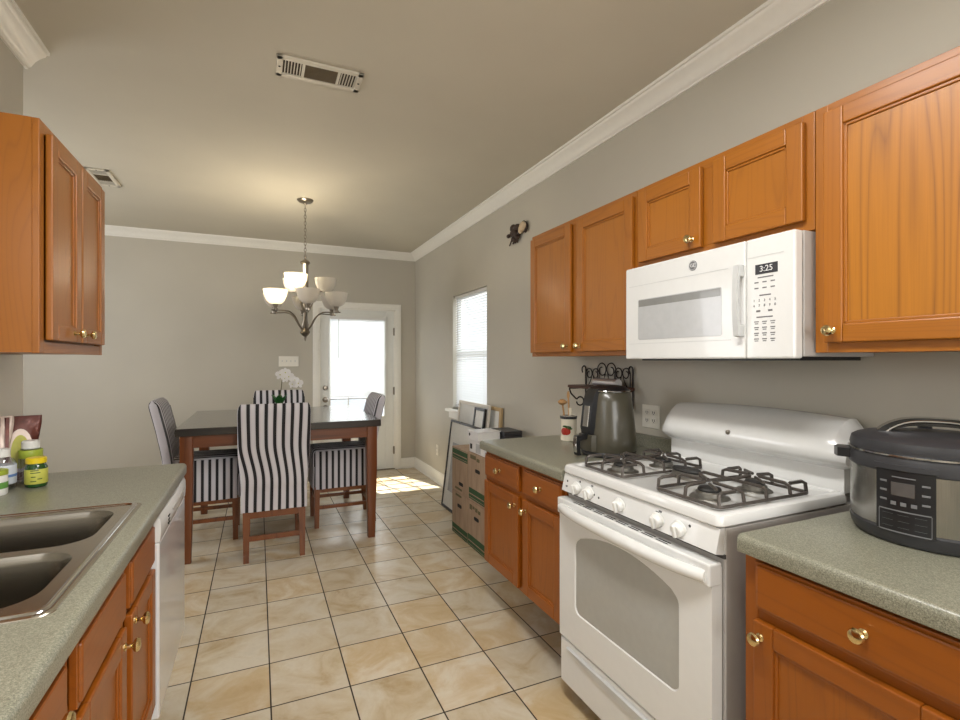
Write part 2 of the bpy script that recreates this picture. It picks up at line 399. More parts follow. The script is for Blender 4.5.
CR = [(0, .088), (.010, .088), (.013, .080), (.020, .076), (.026, .066), (.036, .050), (.050, .036), (.064, .026), (.070, .022), (.074, .014), (.084, .012), (.086, 0), (0, 0)]
struct('trim_1', MB().prism([(XW - p, ZC - d) for p, d in CR], 'y', -2.3, YB), 'trim')
struct('trim_2', MB().prism([(YB - p, ZC - d) for p, d in CR], 'x', -2.8, XW), 'trim')
struct('trim_3', MB().prism([(XL + p, ZC - d) for p, d in CR], 'y', -2.3, YL + .02), 'trim')
BB = [(0, 0), (.022, 0), (.022, .012), (.014, .020), (.014, .105), (.009, .118), (.006, .13), (0, .13)]
struct('baseboard_right', MB().prism([(XW - p, z) for p, z in BB], 'y', 2.50, YB), 'trim')
struct('baseboard_back', MB().prism([(YB - p, z) for p, z in BB], 'x', -2.8, .585).prism([(YB - p, z) for p, z in BB], 'x', 1.642, XW), 'trim')
struct('trim_4', MB().box(XL, XL + .006, -.3, YL - .02, .914, 1.383), 'backsplash')
# ---- window on the right wall
win = struct('window_1', MB().box(XW + .075, XW + .12, WY0, WY0 + .035, WZ0, WZ1, .004).box(XW + .075, XW + .12, WY1 - .035, WY1, WZ0, WZ1, .004)
             .box(XW + .075, XW + .12, WY0, WY1, WZ1 - .035, WZ1, .004).box(XW + .075, XW + .12, WY0, WY1, WZ0, WZ0 + .04, .004)
             .box(XW + .070, XW + .11, WY0, WY1, 1.40, 1.445, .004), 'trim')
build('window_pane', MB().box(XW + .098, XW + .102, WY0 + .03, WY1 - .03, WZ0 + .03, WZ1 - .03), 'glass', win)
build('window_sill', MB().box(XW - .055, XW + .09, WY0 - .09, WY1 + .09, WZ0 - .028, WZ0, .006).box(XW - .018, XW, WY0 - .07, WY1 + .07, WZ0 - .095, WZ0 - .028, .004), 'trim', win)
def blind(name, label, plane, a0, a1, z0, z1, pos, tilt, pitch=.024, wdt=.025, stop=0):
    t = thing(name, label, 'blind', ((pos, (a0 + a1) / 2, z1) if plane == 'x' else ((a0 + a1) / 2, pos, z1)))
    def bx(mb, a, b, d0, d1, c0, c1, bev=.002):
        return mb.box(pos + d0, pos + d1, a, b, c0, c1, bev) if plane == 'x' else mb.box(a, b, pos + d0, pos + d1, c0, c1, bev)
    build('head_rail', bx(MB(), a0, a1, -.014, .014, z1 - .03, z1), 'white_plastic', t)
    build('bottom_rail', bx(MB(), a0, a1, -.013, .013, z0, z0 + .014), 'gray_handle', t)
    sl = MB(); z = z1 - .04; c, s_ = math.cos(tilt) * wdt / 2, math.sin(tilt) * wdt / 2
    while z > z0 + .02:
        vs = []
        for a in (a0 + .004, a1 - .004):
            for k in (-1, 0, 1):
                d, h = k * c, k * s_ + (.002 if k == 0 else 0)
                vs.append((pos + d, a, z + h) if plane == 'x' else (a, pos + d, z + h))
        sl.add(vs, [(0, 1, 4, 3), (1, 2, 5, 4)]); z -= pitch
    build('slats', sl, 'blind', t)
    cr = MB()
    for q in (.16, .84):
        a = a0 + (a1 - a0) * q
        cr.tube([((pos, a, z1 - .03) if plane == 'x' else (a, pos, z1 - .03)), ((pos, a, z0 + .01) if plane == 'x' else (a, pos, z0 + .01))], .0014, 5)
    build('ladder_cord', cr, 'white_plastic', t)
    d = -.02
    a = a1 - .09 if plane == 'x' else a0 + .09
    build('tilt_wand', MB().tube([((pos + d, a, z1 - .03) if plane == 'x' else (a, pos + d, z1 - .03)), ((pos + d, a, z1 - .50) if plane == 'x' else (a, pos + d, z1 - .50))], .004, 6), 'gray_handle', t)
    return t
blind('window_blind', 'white slatted blind in the window of the right-hand wall', 'x', WY0 + .012, WY1 - .012, WZ0 + .02, WZ1 - .004, XW + .035, R(48), wdt=.028)
# ---- back door
door = struct('door_1', (lambda m: m)(MB().box(DX0 + .012, .775, YB + .012, YB + .055, .012, DZ - .01, .003).box(1.445, DX1 - .012, YB + .012, YB + .055, .012, DZ - .01, .003)
             .box(.775, 1.445, YB + .012, YB + .055, 1.895, DZ - .01, .003).box(.775, 1.445, YB + .012, YB + .055, .012, .66, .003)), 'door_white')
build('door_pane', MB().box(.77, 1.45, YB + .032, YB + .036, .65, 1.90), 'glass', door)
gf = MB()
for x0, x1, z0, z1 in ((.76, .79, .645, 1.91), (1.43, 1.46, .645, 1.91), (.79, 1.43, 1.88, 1.91), (.79, 1.43, .645, .675)): gf.box(x0, x1, YB + .002, YB + .014, z0, z1, .004)
for x in (1.0, 1.22): gf.box(x - .009, x + .009, YB + .034, YB + .05, .67, 1.885)
for z in (.97, 1.28, 1.59): gf.box(.785, 1.435, YB + .034, YB + .05, z - .009, z + .009)
build('window_frame', gf, 'door_white', door)
hd = MB()
build('door_handle', MB().lathe([(.033, 0), (.033, .006), (.012, .012), (.012, .035), (.026, .045), (.030, .058), (.024, .070), (0, .074)], (.728, YB + .012, .895), '-y', 18), 'nickel', door)
for z in (1.035, .80):
    build('deadbolt', MB().lathe([(.030, 0), (.030, .008), (.022, .018), (.020, .022), (0, .023)], (.728, YB + .012, z), '-y', 18), 'nickel', door)
for z in (1.72, .98, .24):
    build('hinge', MB().box(DX1 - .022, DX1 - .002, YB - .002, YB + .012, z - .045, z + .045, .002).lathe([(.006, -.05), (.006, .05)], (DX1 - .012, YB - .004, z), 'z', 8), 'nickel', door)
cs = MB()
cs.box(.585, DX0, YB - .018, YB, 0, DZ, .003).box(DX1, 1.642, YB - .018, YB, 0, DZ, .003).box(.585, 1.642, YB - .018, YB, DZ, 2.06, .003)
cs.box(.597, DX0 - .02, YB - .024, YB - .017, 0, DZ + .02, .003).box(DX1 + .02, 1.630, YB - .024, YB - .017, 0, DZ + .02, .003).box(.597, 1.630, YB - .0245, YB - .017, DZ + .022, 2.048, .003)
cs.box(DX0, DX0 + .012, YB, YB + .14, 0, DZ).box(DX1 - .012, DX1, YB, YB + .14, 0, DZ).box(DX0, DX1, YB, YB + .14, DZ - .012, DZ)
build('door_frame', cs, 'trim', door)
build('door_sill', MB().box(DX0, DX1, YB - .005, YB + .14, 0, .012, .003), 'nickel', door)
blind('door_blind', 'white slatted blind hung over the glass of the back door', 'y', .785, 1.435, .893, 1.885, YB - .012, R(57), wdt=.0285)

# ================================================================ WALL AND CEILING FITTINGS
def plate(name, label, cat, face, c, wd, ht, kind, n):
    # face 'x' = on right wall (faces -X), 'y' = on back wall (faces -Y)
    t = thing(name, label, cat, c)
    def bx(mb, a0, a1, d0, d1, z0, z1, bev=0):
        if face == 'x': return mb.box(c[0] - d1, c[0] - d0, c[1] + a0, c[1] + a1, c[2] + z0, c[2] + z1, bev)
        return mb.box(c[0] + a0, c[0] + a1, c[1] - d1, c[1] - d0, c[2] + z0, c[2] + z1, bev)
    build('cover_plate', bx(MB(), -wd / 2, wd / 2, 0, .006, -ht / 2, ht / 2, .003), 'switch', t)
    for i in range(n):
        a = (i - (n - 1) / 2) * .046
        if kind == 'switch':
            build('toggle', bx(MB(), a - .005, a + .005, .004, .016, -.004, .012, .002), 'dark' if False else 'gray_handle', t)
        else:
            for dz in (-.02, .02):
                so = build('socket', bx(MB(), a - .016, a + .016, .004, .0085, dz - .014, dz + .014, .004), 'switch', t)
                build('slots', bx(bx(bx(MB(), a - .008, a - .005, .008, .0092, dz - .004, dz + .007), a + .005, a + .008, .008, .0092, dz - .004, dz + .007), a - .002, a + .002, .008, .0092, dz - .010, dz - .006), 'dark', so)
    return t
plate('light_switch', 'white four-gang light switch plate beside the back door', 'light switch', 'y', (.322, YB, 1.35), .215, .118, 'switch', 4)
plate('wall_outlet', 'cream double outlet plate on the wall behind the range', 'outlet', 'x', (XW, 1.945, 1.075), .122, .118, 'outlet', 2)
plate('wall_outlet', 'small white outlet low on the right wall near the corner', 'outlet', 'x', (XW, 5.24, .36), .074, .118, 'outlet', 1)
def vent(name, label, x0, x1, y0, y1, rz=0):
    t = thing(name, label, 'vent', ((x0 + x1) / 2, (y0 + y1) / 2, ZC), rz)
    hx, hy = (x1 - x0) / 2, (y1 - y0) / 2; long_x = hx > hy
    b = .028
    fr = MB().box(-hx, hx, -hy, -hy + b, -.010, 0, .003).box(-hx, hx, hy - b, hy, -.010, 0, .003).box(-hx, -hx + b, -hy, hy, -.010, 0, .003).box(hx - b, hx, -hy, hy, -.010, 0, .003)
    L = (hx if long_x else hy) - b; Wd = (hy if long_x else hx) - b
    for q in (-.46 * L, .5 * L):
        if long_x: fr.box(q - .006, q + .006, -Wd, Wd, -.009, 0)
        else: fr.box(-Wd, Wd, q - .006, q + .006, -.009, 0)
    build('frame', fr, 'vent', t, local=True)
    bk = MB().box(-hx + .012, hx - .01, -hy + .01, hy - .01, -.002, -.0005)
    build('duct_opening', bk, 'vent_dark', t, local=True)
    sl = MB(); sl2 = MB(); sm2 = MB(); q = -L + .008
    while q < L:
        mid = -.46 * L < q < .5 * L
        if not mid:
            if long_x: (sl if q < 0 else sl2).box(q, q + .004, -Wd, Wd, -.008, -.002)
            else: (sl if q < 0 else sl2).box(-Wd, Wd, q, q + .004, -.008, -.002)
            q += .013
        else: q += .013
    q = -Wd + .006
    while q < Wd:
        if long_x: sm2.box(-.46 * L, .5 * L, q, q + .003, -.008, -.002)
        else: sm2.box(q, q + .003, -.46 * L, .5 * L, -.008, -.002)
        q += .011
    build('end_louvers', sl, 'vent', t, local=True); build('end_louvers', sl2, 'vent', t, local=True)
    build('louvers', sm2, 'vent_brown', t, local=True)
    for q in (-1, 1):
        p = (q * (hx - b * .5), 0) if long_x else (0, q * (hy - b * .5))
        build('screw', MB().lathe([(.005, -.0115), (.005, -.008)], (p[0], p[1], 0), 'z', 10), 'dark', t, local=True)
    return t
vent('ceiling_vent', 'wide white ceiling vent above the kitchen walkway', .075, .457, 2.345, 2.515)
vent('ceiling_vent', 'small white ceiling vent partly hidden by the left upper cabinet', -1.115, -.965, 4.27, 4.64)
# kitchen ceiling lamp (its light is set at the top of the file)
t = thing('ceiling_light', 'long white flush ceiling light over the kitchen', 'ceiling light', (.40, .75, ZC))
build('housing', MB().box(.22, .58, .12, 1.38, 2.615, ZC, .01), 'white_plastic', t)
# brown wall ornament
t = thing('wall_ornament', 'small dark brown and tan animal figure hung by the far upper cabinet', 'ornament', (XW, 3.33, 2.33))
ob = MB().ball((XW - .025, 3.37, 2.35), (.022, .05, .042)).ball((XW - .025, 3.40, 2.385), (.02, .04, .03)).ball((XW - .03, 3.33, 2.375), (.02, .05, .025))
for y, z, r in ((3.40, 2.30, .02), (3.37, 2.29, .022), (3.33, 2.30, .02), (3.35, 2.33, .035), (3.30, 2.33, .02), (3.42, 2.345, .022)): ob.ball((XW - .024, y, z), (r * .8, r, r))
ob.tube([(XW - .02, 3.42, 2.31), (XW - .02, 3.45, 2.28), (XW - .018, 3.47, 2.265)], .006, 6)
for q in range(3): ob.tube([(XW - .02, 3.39 - q * .03, 2.30), (XW - .022, 3.40 - q * .03, 2.262)], .008, 6)
build('body', ob, 'ornament', t)
build('head', MB().ball((XW - .03, 3.235, 2.362), (.022, .045, .034)).ball((XW - .03, 3.27, 2.342), (.02, .02, .03)), 'ornament_tan', t)
build('tail_curl', MB().tube([(XW - .02, 3.25 - .055 * math.sin(a), 2.352 + .045 * math.cos(a)) for a in [PI * k / 10 * 1.0 for k in range(0, 9)]], .010, 6), 'ornament', t)
build('paw', MB().ball((XW - .018, 3.49, 2.345), (.014, .022, .016)), 'ornament', t)

# ================================================================ CABINETS
def knob_mb(x, y, z, d):
    return MB().lathe([(.010, 0), (.010, .002), (.0052, .005), (.0052, .014), (.0075, .017), (.0145, .021), (.0165, .026), (.014, .031), (.008, .033), (0, .0335)], (x, y, z), 'x' if d > 0 else '-x', 16)
def panel_door(mb, d, xf, y0, y1, z0, z1, st=.052, th=.02):
    # d: +1 front faces +X, -1 front faces -X; xf = front plane; material slots: 0 vertical, 1 horizontal, 2 panel
    xb = xf - d * th
    mb.box(xb, xf, y0, y0 + st, z0, z1, .0035, 0).box(xb, xf, y1 - st, y1, z0, z1, .0035, 0)
    mb.box(xb, xf, y0 + st, y1 - st, z0, z0 + st, .0035, 1).box(xb, xf, y0 + st, y1 - st, z1 - st, z1, .0035, 1)
    # stepped moulding and flat recessed panel
    for a0, a1, b0, b1, m in ((y0 + st - .001, y0 + st + .008, z0 + st, z1 - st, 0), (y1 - st - .008, y1 - st + .001, z0 + st, z1 - st, 0), (y0 + st, y1 - st, z0 + st - .001, z0 + st + .008, 1), (y0 + st, y1 - st, z1 - st - .008, z1 - st + .001, 1)):
        mb.box(xb, xf - d * .006, a0, a1, b0, b1, .002, m)
    mb.box(xb, xf - d * .011, y0 + st, y1 - st, z0 + st, z1 - st, 0, 2)
    return mb
def slab_front(mb, d, xf, y0, y1, z0, z1, th=.02):
    xb = xf - d * th
    mb.box(xb, xf - d * .006, y0, y1, z0, z1, .002, 1)
    return mb.box(xb, xf, y0 + .007, y1 - .007, z0 + .007, z1 - .007, .005, 1)
UP = ['oak_z', 'oak_y', 'oak_panel']; LO = ['oak_low_z', 'oak_low_y', 'oak_low_panel']
def cabinet(name, label, d, xface, xwall, y0, y1, z0, z1, doors, drawers, mats, toe=0, group=None, st=.052, hollow=None, splits=()):
    # doors: (y0,y1,z0,z1,knob_y,knob_z or None)
    t = thing(name, label, 'cabinet', ((xface + xwall) / 2, (y0 + y1) / 2, 0 if toe else z0), 0, group)
    xi = xface - d * .019
    b = MB()
    if hollow is None: b.box(xwall, xi, y0 + .001, y1 - .001, z0 + .002, z1, 0, 0)
    else:   # open-topped carcass under the sink
        b.box(xwall, xi, y0, y0 + .018, z0, z1, 0, 0).box(xwall, xi, y1 - .018, y1, z0, z1, 0, 0).box(xwall, xi, y0, y1, z0, z0 + .018, 0, 1)
    sw = .036
    b.box(xi, xface, y0, y0 + sw, z0, z1, .002, 0).box(xi, xface, y1 - sw, y1, z0, z1, .002, 0)
    b.box(xi, xface - d * .0005, y0 + sw, y1 - sw, z0, z0 + sw, .001, 1).box(xi, xface - d * .0005, y0 + sw, y1 - sw, z1 - sw, z1, .001, 1)
    for q in splits: b.box(xi, xface - d * .0003, q - .03, q + .03, z0 + sw, z1 - sw, .001, 0)
    if drawers:
        zz = min(r[2] for r in drawers) - .012
        b.box(xi, xface - d * .0006, y0 + sw, y1 - sw, zz - .022, zz + .022, .001, 1)
    build('body', b, mats, t)
    if toe: build('toe_board', MB().box(xwall, xface - d * .26, y0 + .002, y1 - .002, 0, toe), 'toe', t)
    xf = xface + d * .0205
    for r in doors:
        o = build('door', panel_door(MB(), d, xf, r[0], r[1], r[2], r[3], st), mats, t)
        if r[4] is not None: build('knob', knob_mb(xf, r[4], r[5], d), 'brass', o)
    for r in drawers:
        o = build('drawer', slab_front(MB(), d, xf, r[0], r[1], r[2], r[3]), mats, t)
        if r[4] is not None: build('knob', knob_mb(xf, r[4], r[5], d), 'brass', o)
    return t
ZU0, ZU1 = 1.383, 2.108
XW0 = XW; XU = 1.52
cabinet('upper_cabinet', 'oak wall cabinet with two tall doors above the air fryer', -1, XU, XW - .003, 1.700, 2.615, ZU0, ZU1,
        [(2.188, 2.603, 1.405, 2.083, 2.215, 1.436), (1.714, 2.128, 1.405, 2.083, 2.100, 1.436)], [], UP, group='oak wall cabinets', splits=(2.158,))
cabinet('upper_cabinet', 'short oak wall cabinet with two square doors above the microwave', -1, XU, XW - .003, .942, 1.698, 1.752, ZU1,
        [(1.345, 1.675, 1.783, 2.083, 1.382, 1.818), (.966, 1.290, 1.783, 2.083, None, 0)], [], UP, group='oak wall cabinets', splits=(1.318,))
cabinet('upper_cabinet', 'large oak wall cabinet above the pressure cooker', -1, XU, XW - .003, .02, .940, ZU0, ZU1,
        [(.462, .906, 1.412, 2.080, .880, 1.446), (.05, .44, 1.412, 2.080, .08, 1.446)], [], ['oak_z', 'oak_y', 'oak_bold'], group='oak wall cabinets', splits=(.451,))
cabinet('upper_cabinet', 'oak wall cabinet on the left wall above the small bottles', 1, -.615, XL + .003, 1.948, 2.62, ZU0, ZU1,
        [(1.990, 2.272, 1.425, 2.078, 2.192, 1.456), (2.290, 2.575, 1.425, 2.078, 2.318, 1.456)], [], UP, group='oak wall cabinets')
XB = 1.16; ZB, ZT = .245, .876
cabinet('base_cabinet', 'oak base cabinet with two drawers beside the cardboard boxes', -1, XB, XW - .003, 1.712, 2.500, ZB, ZT,
        [(2.100, 2.485, .262, .705, 2.135, .655), (1.73, 2.052, .262, .705, 2.022, .655)], [(2.100, 2.485, .727, .848, 2.292, .79), (1.73, 2.052, .727, .848, 1.89, .79)], LO, toe=ZB, group='oak base cabinets', splits=(2.076,))
cabinet('base_cabinet', 'oak base cabinet with a wide drawer right of the range', -1, XB, XW - .003, .02, .895, ZB, ZT,
        [(.46, .858, .262, .708, .838, .672), (.05, .44, .262, .708, .07, .672)], [(.425, .858, .735, .855, .608, .797), (.05, .405, .735, .855, .23, .797)], LO, toe=ZB, group='oak base cabinets', splits=(.43,))
XS = -.318
cabinet('base_cabinet', 'oak sink cabinet with plain false fronts under the double sink', 1, XS, XL + .003, 1.100, 1.872, ZB, ZT,
        [(1.545, 1.862, .262, .698, 1.572, .672), (1.135, 1.485, .262, .698, 1.458, .660)], [(1.545, 1.862, .716, .842, None, 0), (1.135, 1.485, .716, .842, None, 0)], LO, toe=ZB, group='oak base cabinets', hollow=True, splits=(1.515,))
cabinet('base_cabinet', 'oak base cabinet nearest the camera on the left, with a drawer', 1, XS, XL + .003, .60, 1.098, ZB, ZT,
        [(.64, 1.072, .262, .698, .67, .65)], [(.64, 1.072, .716, .846, .975, .790)], LO, toe=ZB, group='oak base cabinets')

# ---- counters
def counter(name, label, d, xf, xw, y0, y1, cut=None, splash=None, roundend=True):
    t = thing(name, label, 'countertop', ((xf + xw) / 2, (y0 + y1) / 2, .876))
    zt, zb, r = .914, .8725, .016
    pr = [(xw, zb + .004), (xf - d * .012, zb + .004), (xf - d * .0115, zb - .003), (xf - d * .002, zb - .003), (xf, zb + .003)]
    for k in range(7):
        a = PI / 2 * k / 6; pr.append((xf - d * (r - r * math.cos(a)), zt - r + r * math.sin(a)))
    pr.append((xw, zt))
    if cut is None: top = MB().prism(pr, 'y', y0, y1)
    else:
        cx0, cx1, cy0, cy1 = cut
        xin = cx1 if d > 0 else cx0
        prf = [(xin, zb + .004)] + pr[1:-1] + [(xin, zt)]
        top = MB().prism(prf, 'y', y0, y1).box(xw, cx0, y0, y1, zb + .004, zt).box(cx0, cx1, y0, cy0, zb + .004, zt).box(cx0, cx1, cy1, y1, zb + .004, zt)
    build('worktop', top, 'counter', t)
    if splash: build('backsplash', MB().box(xw, xw - splash[2], splash[0], splash[1], zt, zt + .066, .004), 'counter', t)
    return t
counter('countertop', 'gray-green laminate countertop under the air fryer', -1, 1.125, XW, 1.702, 2.515, splash=(1.702, 2.2, .02))
counter('countertop', 'gray-green laminate countertop under the pressure cooker', -1, 1.125, XW, .02, .892)
SX0, SX1, SY0, SY1 = -.875, -.335, 1.10, 1.845
counter('countertop', 'long gray-green laminate countertop holding the double sink', 1, -.284, XL, -.30, 2.490, cut=(SX0 + .02, SX1 - .02, SY0 + .02, SY1 - .02))
# ---- sink
t = thing('sink', 'stainless steel double-bowl sink set in the left countertop', 'sink', ((SX0 + SX1) / 2, (SY0 + SY1) / 2, .914))
def rrect(x0, x1, y0, y1, r, z, n=6):
    out = []
    for cx, cy, a in ((x1 - r, y1 - r, 0), (x0 + r, y1 - r, 90), (x0 + r, y0 + r, 180), (x1 - r, y0 + r, 270)):
        for k in range(n + 1):
            q = R(a + 90 * k / n); out.append((cx + r * math.cos(q), cy + r * math.sin(q), z))
    return out
bowls = [(-.79, -.378, 1.485, 1.795), (-.79, -.378, 1.145, 1.445)]
b = bmesh.new()
outer = [b.verts.new(p) for p in rrect(SX0, SX1, SY0, SY1, .025, .918)]
eo = [b.edges.new((outer[i], outer[(i + 1) % len(outer)])) for i in range(len(outer))]
alle = eo[:]
for x0, x1, y0, y1 in bowls:
    vs = [b.verts.new(p) for p in rrect(x0, x1, y0, y1, .075, .918)]
    alle += [b.edges.new((vs[i], vs[(i + 1) % len(vs)])) for i in range(len(vs))]
bmesh.ops.triangle_fill(b, edges=alle, use_beauty=True)
rim = MB().bm(b)
rim.loft([rrect(SX0, SX1, SY0, SY1, .025, .918), rrect(SX0 - .006, SX1 + .006, SY0 - .006, SY1 + .006, .028, .9165), rrect(SX0 - .007, SX1 + .007, SY0 - .007, SY1 + .007, .028, .9142)], cap0=False, cap1=False)
bead = MB().loft([rrect(SX0 + q, SX1 - q, SY0 + q, SY1 - q, .025, z) for q, z in ((.003, .9178), (.005, .9208), (.009, .9220), (.013, .9208), (.016, .9178))], cap0=False, cap1=False)
build('rim', rim, 'steel', t, smooth=50); build('raised_edge', bead, 'chrome', t, smooth=50)
for x0, x1, y0, y1 in bowls:
    lp = []
    for ins, z, r in ((0, .918, .075), (.004, .913, .072), (.008, .900, .07), (.014, .80, .066), (.022, .755, .06), (.05, .738, .05), (.10, .735, .03)):
        lp.append(rrect(x0 + ins, x1 - ins, y0 + ins, y1 - ins, r, z))
    bo = build('bowl', MB().loft(lp, cap0=False), 'steel_bowl', t, smooth=60)
    build('drain', MB().lathe([(.045, .7355), (.042, .739), (.03, .737), (0, .7365)], ((x0 + x1) / 2, (y0 + y1) / 2, 0), 'z', 20), 'chrome', bo)

# ================================================================ DISHWASHER
t = thing('dishwasher', 'white built-in dishwasher at the end of the left counter', 'dishwasher', (-.6, 2.18, 0))
build('body', MB().box(XL + .02, -.325, 1.880, 2.478, .16, .868), 'side_gray', t)
build('toe_panel', MB().box(-.80, -.52, 1.885, 2.475, 0, .16), 'white_plastic', t)
fd = build('door', MB().box(-.325, -.290, 1.877, 2.482, .205, .772, .006), 'dish_white', t)
cp = MB(); lp = []
for i in range(17):
    y = 1.877 + (2.482 - 1.877) * i / 16; q = abs(2 * i / 16 - 1); bow = .012 * (1 - q ** 2.2)
    lp.append([(-.325, y, .775), (-.289, y, .775), (-.287 + bow * .4, y, .79), (-.286 + bow, y, .815), (-.287 + bow, y, .842), (-.294 + bow * .6, y, .858), (-.325, y, .862)])
cp.loft(lp)
co = build('control_panel', cp, 'white_app', t)
lp = []
for i in range(13):
    u = i / 12; y = 2.05 + .27 * u; q = abs(2 * (y - 1.877) / .605 - 1); bow = .012 * (1 - q ** 2.2); d = .018 * (1 - abs(2 * u - 1) ** 2)
    x = -.2858 + bow
    lp.append([(x - .004, y, .838), (x + .0012, y, .836), (x + .0012, y, .832 - d), (x - .004, y, .830 - d)])
build('handle_recess', MB().loft(lp), 'side_gray', co)
sl = MB()
for k in range(3): sl.box(-.284, -.2772, 1.975, 2.0, .802 + k * .012, .808 + k * .012)
build('vent_slots', sl, 'dark', co)

# ================================================================ RANGE
RY0, RY1 = .950, 1.695
t = thing('range', 'white freestanding gas range between the two right countertops', 'range', (1.45, (RY0 + RY1) / 2, 0))
build('body', MB().box(1.155, 1.80, RY0, RY1, .05, .905, .003), 'side_gray', t)
ft = MB()
for x in (1.20, 1.75):
    for y in (RY0 + .05, RY1 - .05): ft.lathe([(.02, 0), (.02, .008), (.012, .012), (.012, .052)], (x, y, 0), 'z', 10)
build('feet', ft, 'dark', t)
# cooktop with rolled edge
ZK = .942
def rloop(ins, z): return rrect(1.130 + ins, 1.70 - ins * .2, RY0 - .002 + ins, RY1 + .002 - ins, .018, z, 4)
ck = MB().loft([rloop(.004, .908), rloop(0, .912), rloop(0, .928), rloop(.004, .938), rloop(.012, ZK), rloop(.03, ZK), rloop(.042, ZK - .006)])
build('cooktop', ck, 'white_app', t, smooth=40)
# control panel
pp = [(1.155, .905), (1.138, .905), (1.122, .838), (1.155, .832)]
cpn = build('control_panel', MB().prism(pp, 'y', RY0 + .004, RY1 - .002), 'white_app', t)
build('panel_seam', MB().box(1.150, 1.156, RY0, RY1, .822, .834), 'seam', t)
def panel_pt(y, z): return (1.138 - (.905 - z) / .067 * .016, y, z)
tilt = Matrix.Rotation(math.atan2(.016, .067), 4, 'Y')
for y in (1.592, 1.515, 1.345, 1.170, 1.084):
    p = panel_pt(y, .868)
    k = MB().lathe([(.025, 0), (.025, .004), (.021, .008), (.020, .020), (.017, .023), (0, .0235)], (0, 0, 0), '-x', 22).box(-.031, -.018, -.0055, .0055, -.019, .019, .003)
    k.xf(Matrix.Translation(p) @ Matrix.Rotation(-math.atan2(.016, .067), 4, 'Y'))
    build('knob', k, 'white_plastic', cpn)
mk = MB()
for y, z in ((1.665, .878), (1.585, .892), (1.490, .866), (1.462, .862), (1.052, .884)):
    p = panel_pt(y, z); mk.ball((p[0] - .0005, y, z), (.002, .0045, .0045), n=8)
build('panel_marks', mk, 'seam', cpn)
mk = MB()
for y, z in ((1.510, .893), (1.168, .893), (1.180, .888), (1.665, .858)):
    p = panel_pt(y, z); mk.box(p[0] - .001, p[0] + .001, y - .006, y + .006, z - .003, z + .003)
build('burner_symbols', mk, 'print', cpn)
# oven door with arched window
XD = 1.112
DZ0, DZ1 = .262, .812
def arch(y0, y1, z0, zs, ztop, r=.03, n=14):
    # closed loop in (y,z): rounded lower corners, arched top (zs at the sides, ztop mid)
    pts = []
    for cy, cz, a in ((y0 + r, z0 + r, 180), (y1 - r, z0 + r, 270)):
        for k in range(6): q = R(a + 90 * k / 5); pts.append((cy + r * math.cos(q), cz + r * math.sin(q)))
    def top(y): u = (y - (y0 + y1) / 2) / ((y1 - y0) / 2); return zs + (ztop - zs) * (1 - u * u)
    pts.append((y1, zs - r))
    for k in range(1, 5): q = R(90 * k / 5 * .8); pts.append((y1 - r + r * math.cos(q), zs - r + (r + .004) * math.sin(q)))
    for k in range(n + 1):
        y = y1 - r - (y1 - y0 - 2 * r) * k / n; pts.append((y, top(y)))
    for k in range(4, 0, -1): q = R(90 * k / 5 * .8); pts.append((y0 + r - r * math.cos(q), zs - r + (r + .004) * math.sin(q)))
    pts.append((y0, zs - r))
    return pts
wi = arch(1.072, 1.590, .388, .676, .728)
b = bmesh.new()
def ring(pts, x): return [b.verts.new((x, p[0], p[1])) for p in pts]
oy0, oy1 = RY0 + .008, RY1 - .002
op = [(oy0, DZ0), (oy1, DZ0), (oy1, DZ1 - .075), (oy1, DZ1 - .012), (oy0, DZ1 - .012), (oy0, DZ1 - .075)]
o1 = ring(op, XD); i1 = ring(wi, XD)
ed = [b.edges.new((q[i], q[(i + 1) % len(q)])) for q in (o1, i1) for i in range(len(q))]
bmesh.ops.triangle_fill(b, edges=ed, use_beauty=True)
dm = MB().bm(b)
dm.loft([[(XD, p[0], p[1]) for p in op], [(1.150, p[0], p[1]) for p in op]], cap0=False)
dm.loft([[(XD, p[0], p[1]) for p in wi], [(XD + .005, (p[0] - 1.33) * .985 + 1.33, (p[1] - .53) * .98 + .53) for p in wi]], cap0=False, cap1=False)
dm.box(1.101, 1.149, oy0 - .0015, oy1 + .0015, DZ1 - .062, DZ1, .005)
od = build('oven_door', dm, 'white_app', t, smooth=40)
build('oven_window', MB().prism([((p[0] - 1.33) * .985 + 1.33, (p[1] - .53) * .98 + .53) for p in wi], 'x', XD + .0045, XD + .02), 'oven_glass', od)
hp = []
for i in range(25):
    u = i / 24; y = oy1 - .026 - (oy1 - oy0 - .040) * u; q = abs(2 * u - 1)
    hp.append((1.106 - .030 * (1 - q ** 4), y, .776))
build('handle', MB().tube(hp, [.018 + .004 * (1 - abs(2 * i / 24 - 1)) for i in range(25)], 12), 'white_app', od)
sl = MB()
for k in range(8):
    y1 = 1.60 - k * .062
    for x in (1.112, 1.124): sl.box(x, x + .005, y1 - .048, y1, DZ1 - .002, DZ1 + .0008)
build('vent_slots', sl, 'dark', od)
dw = build('drawer', MB().box(XD + .004, 1.150, oy0, oy1, .075, .252, .006), 'white_app', t)
hr = MB()
lp = []
for i in range(21):
    u = i / 20; y = 1.64 - .56 * u; q = abs(2 * u - 1); d = .024 * (1 - q ** 2.5) + .001
    lp.append([(XD + .0035, y, .232), (XD - .006, y, .229), (XD - .004, y, .229 - d), (XD + .0035, y, .225 - d)])
hr.loft(lp)
build('drawer_pull', hr, 'gray_handle', dw)
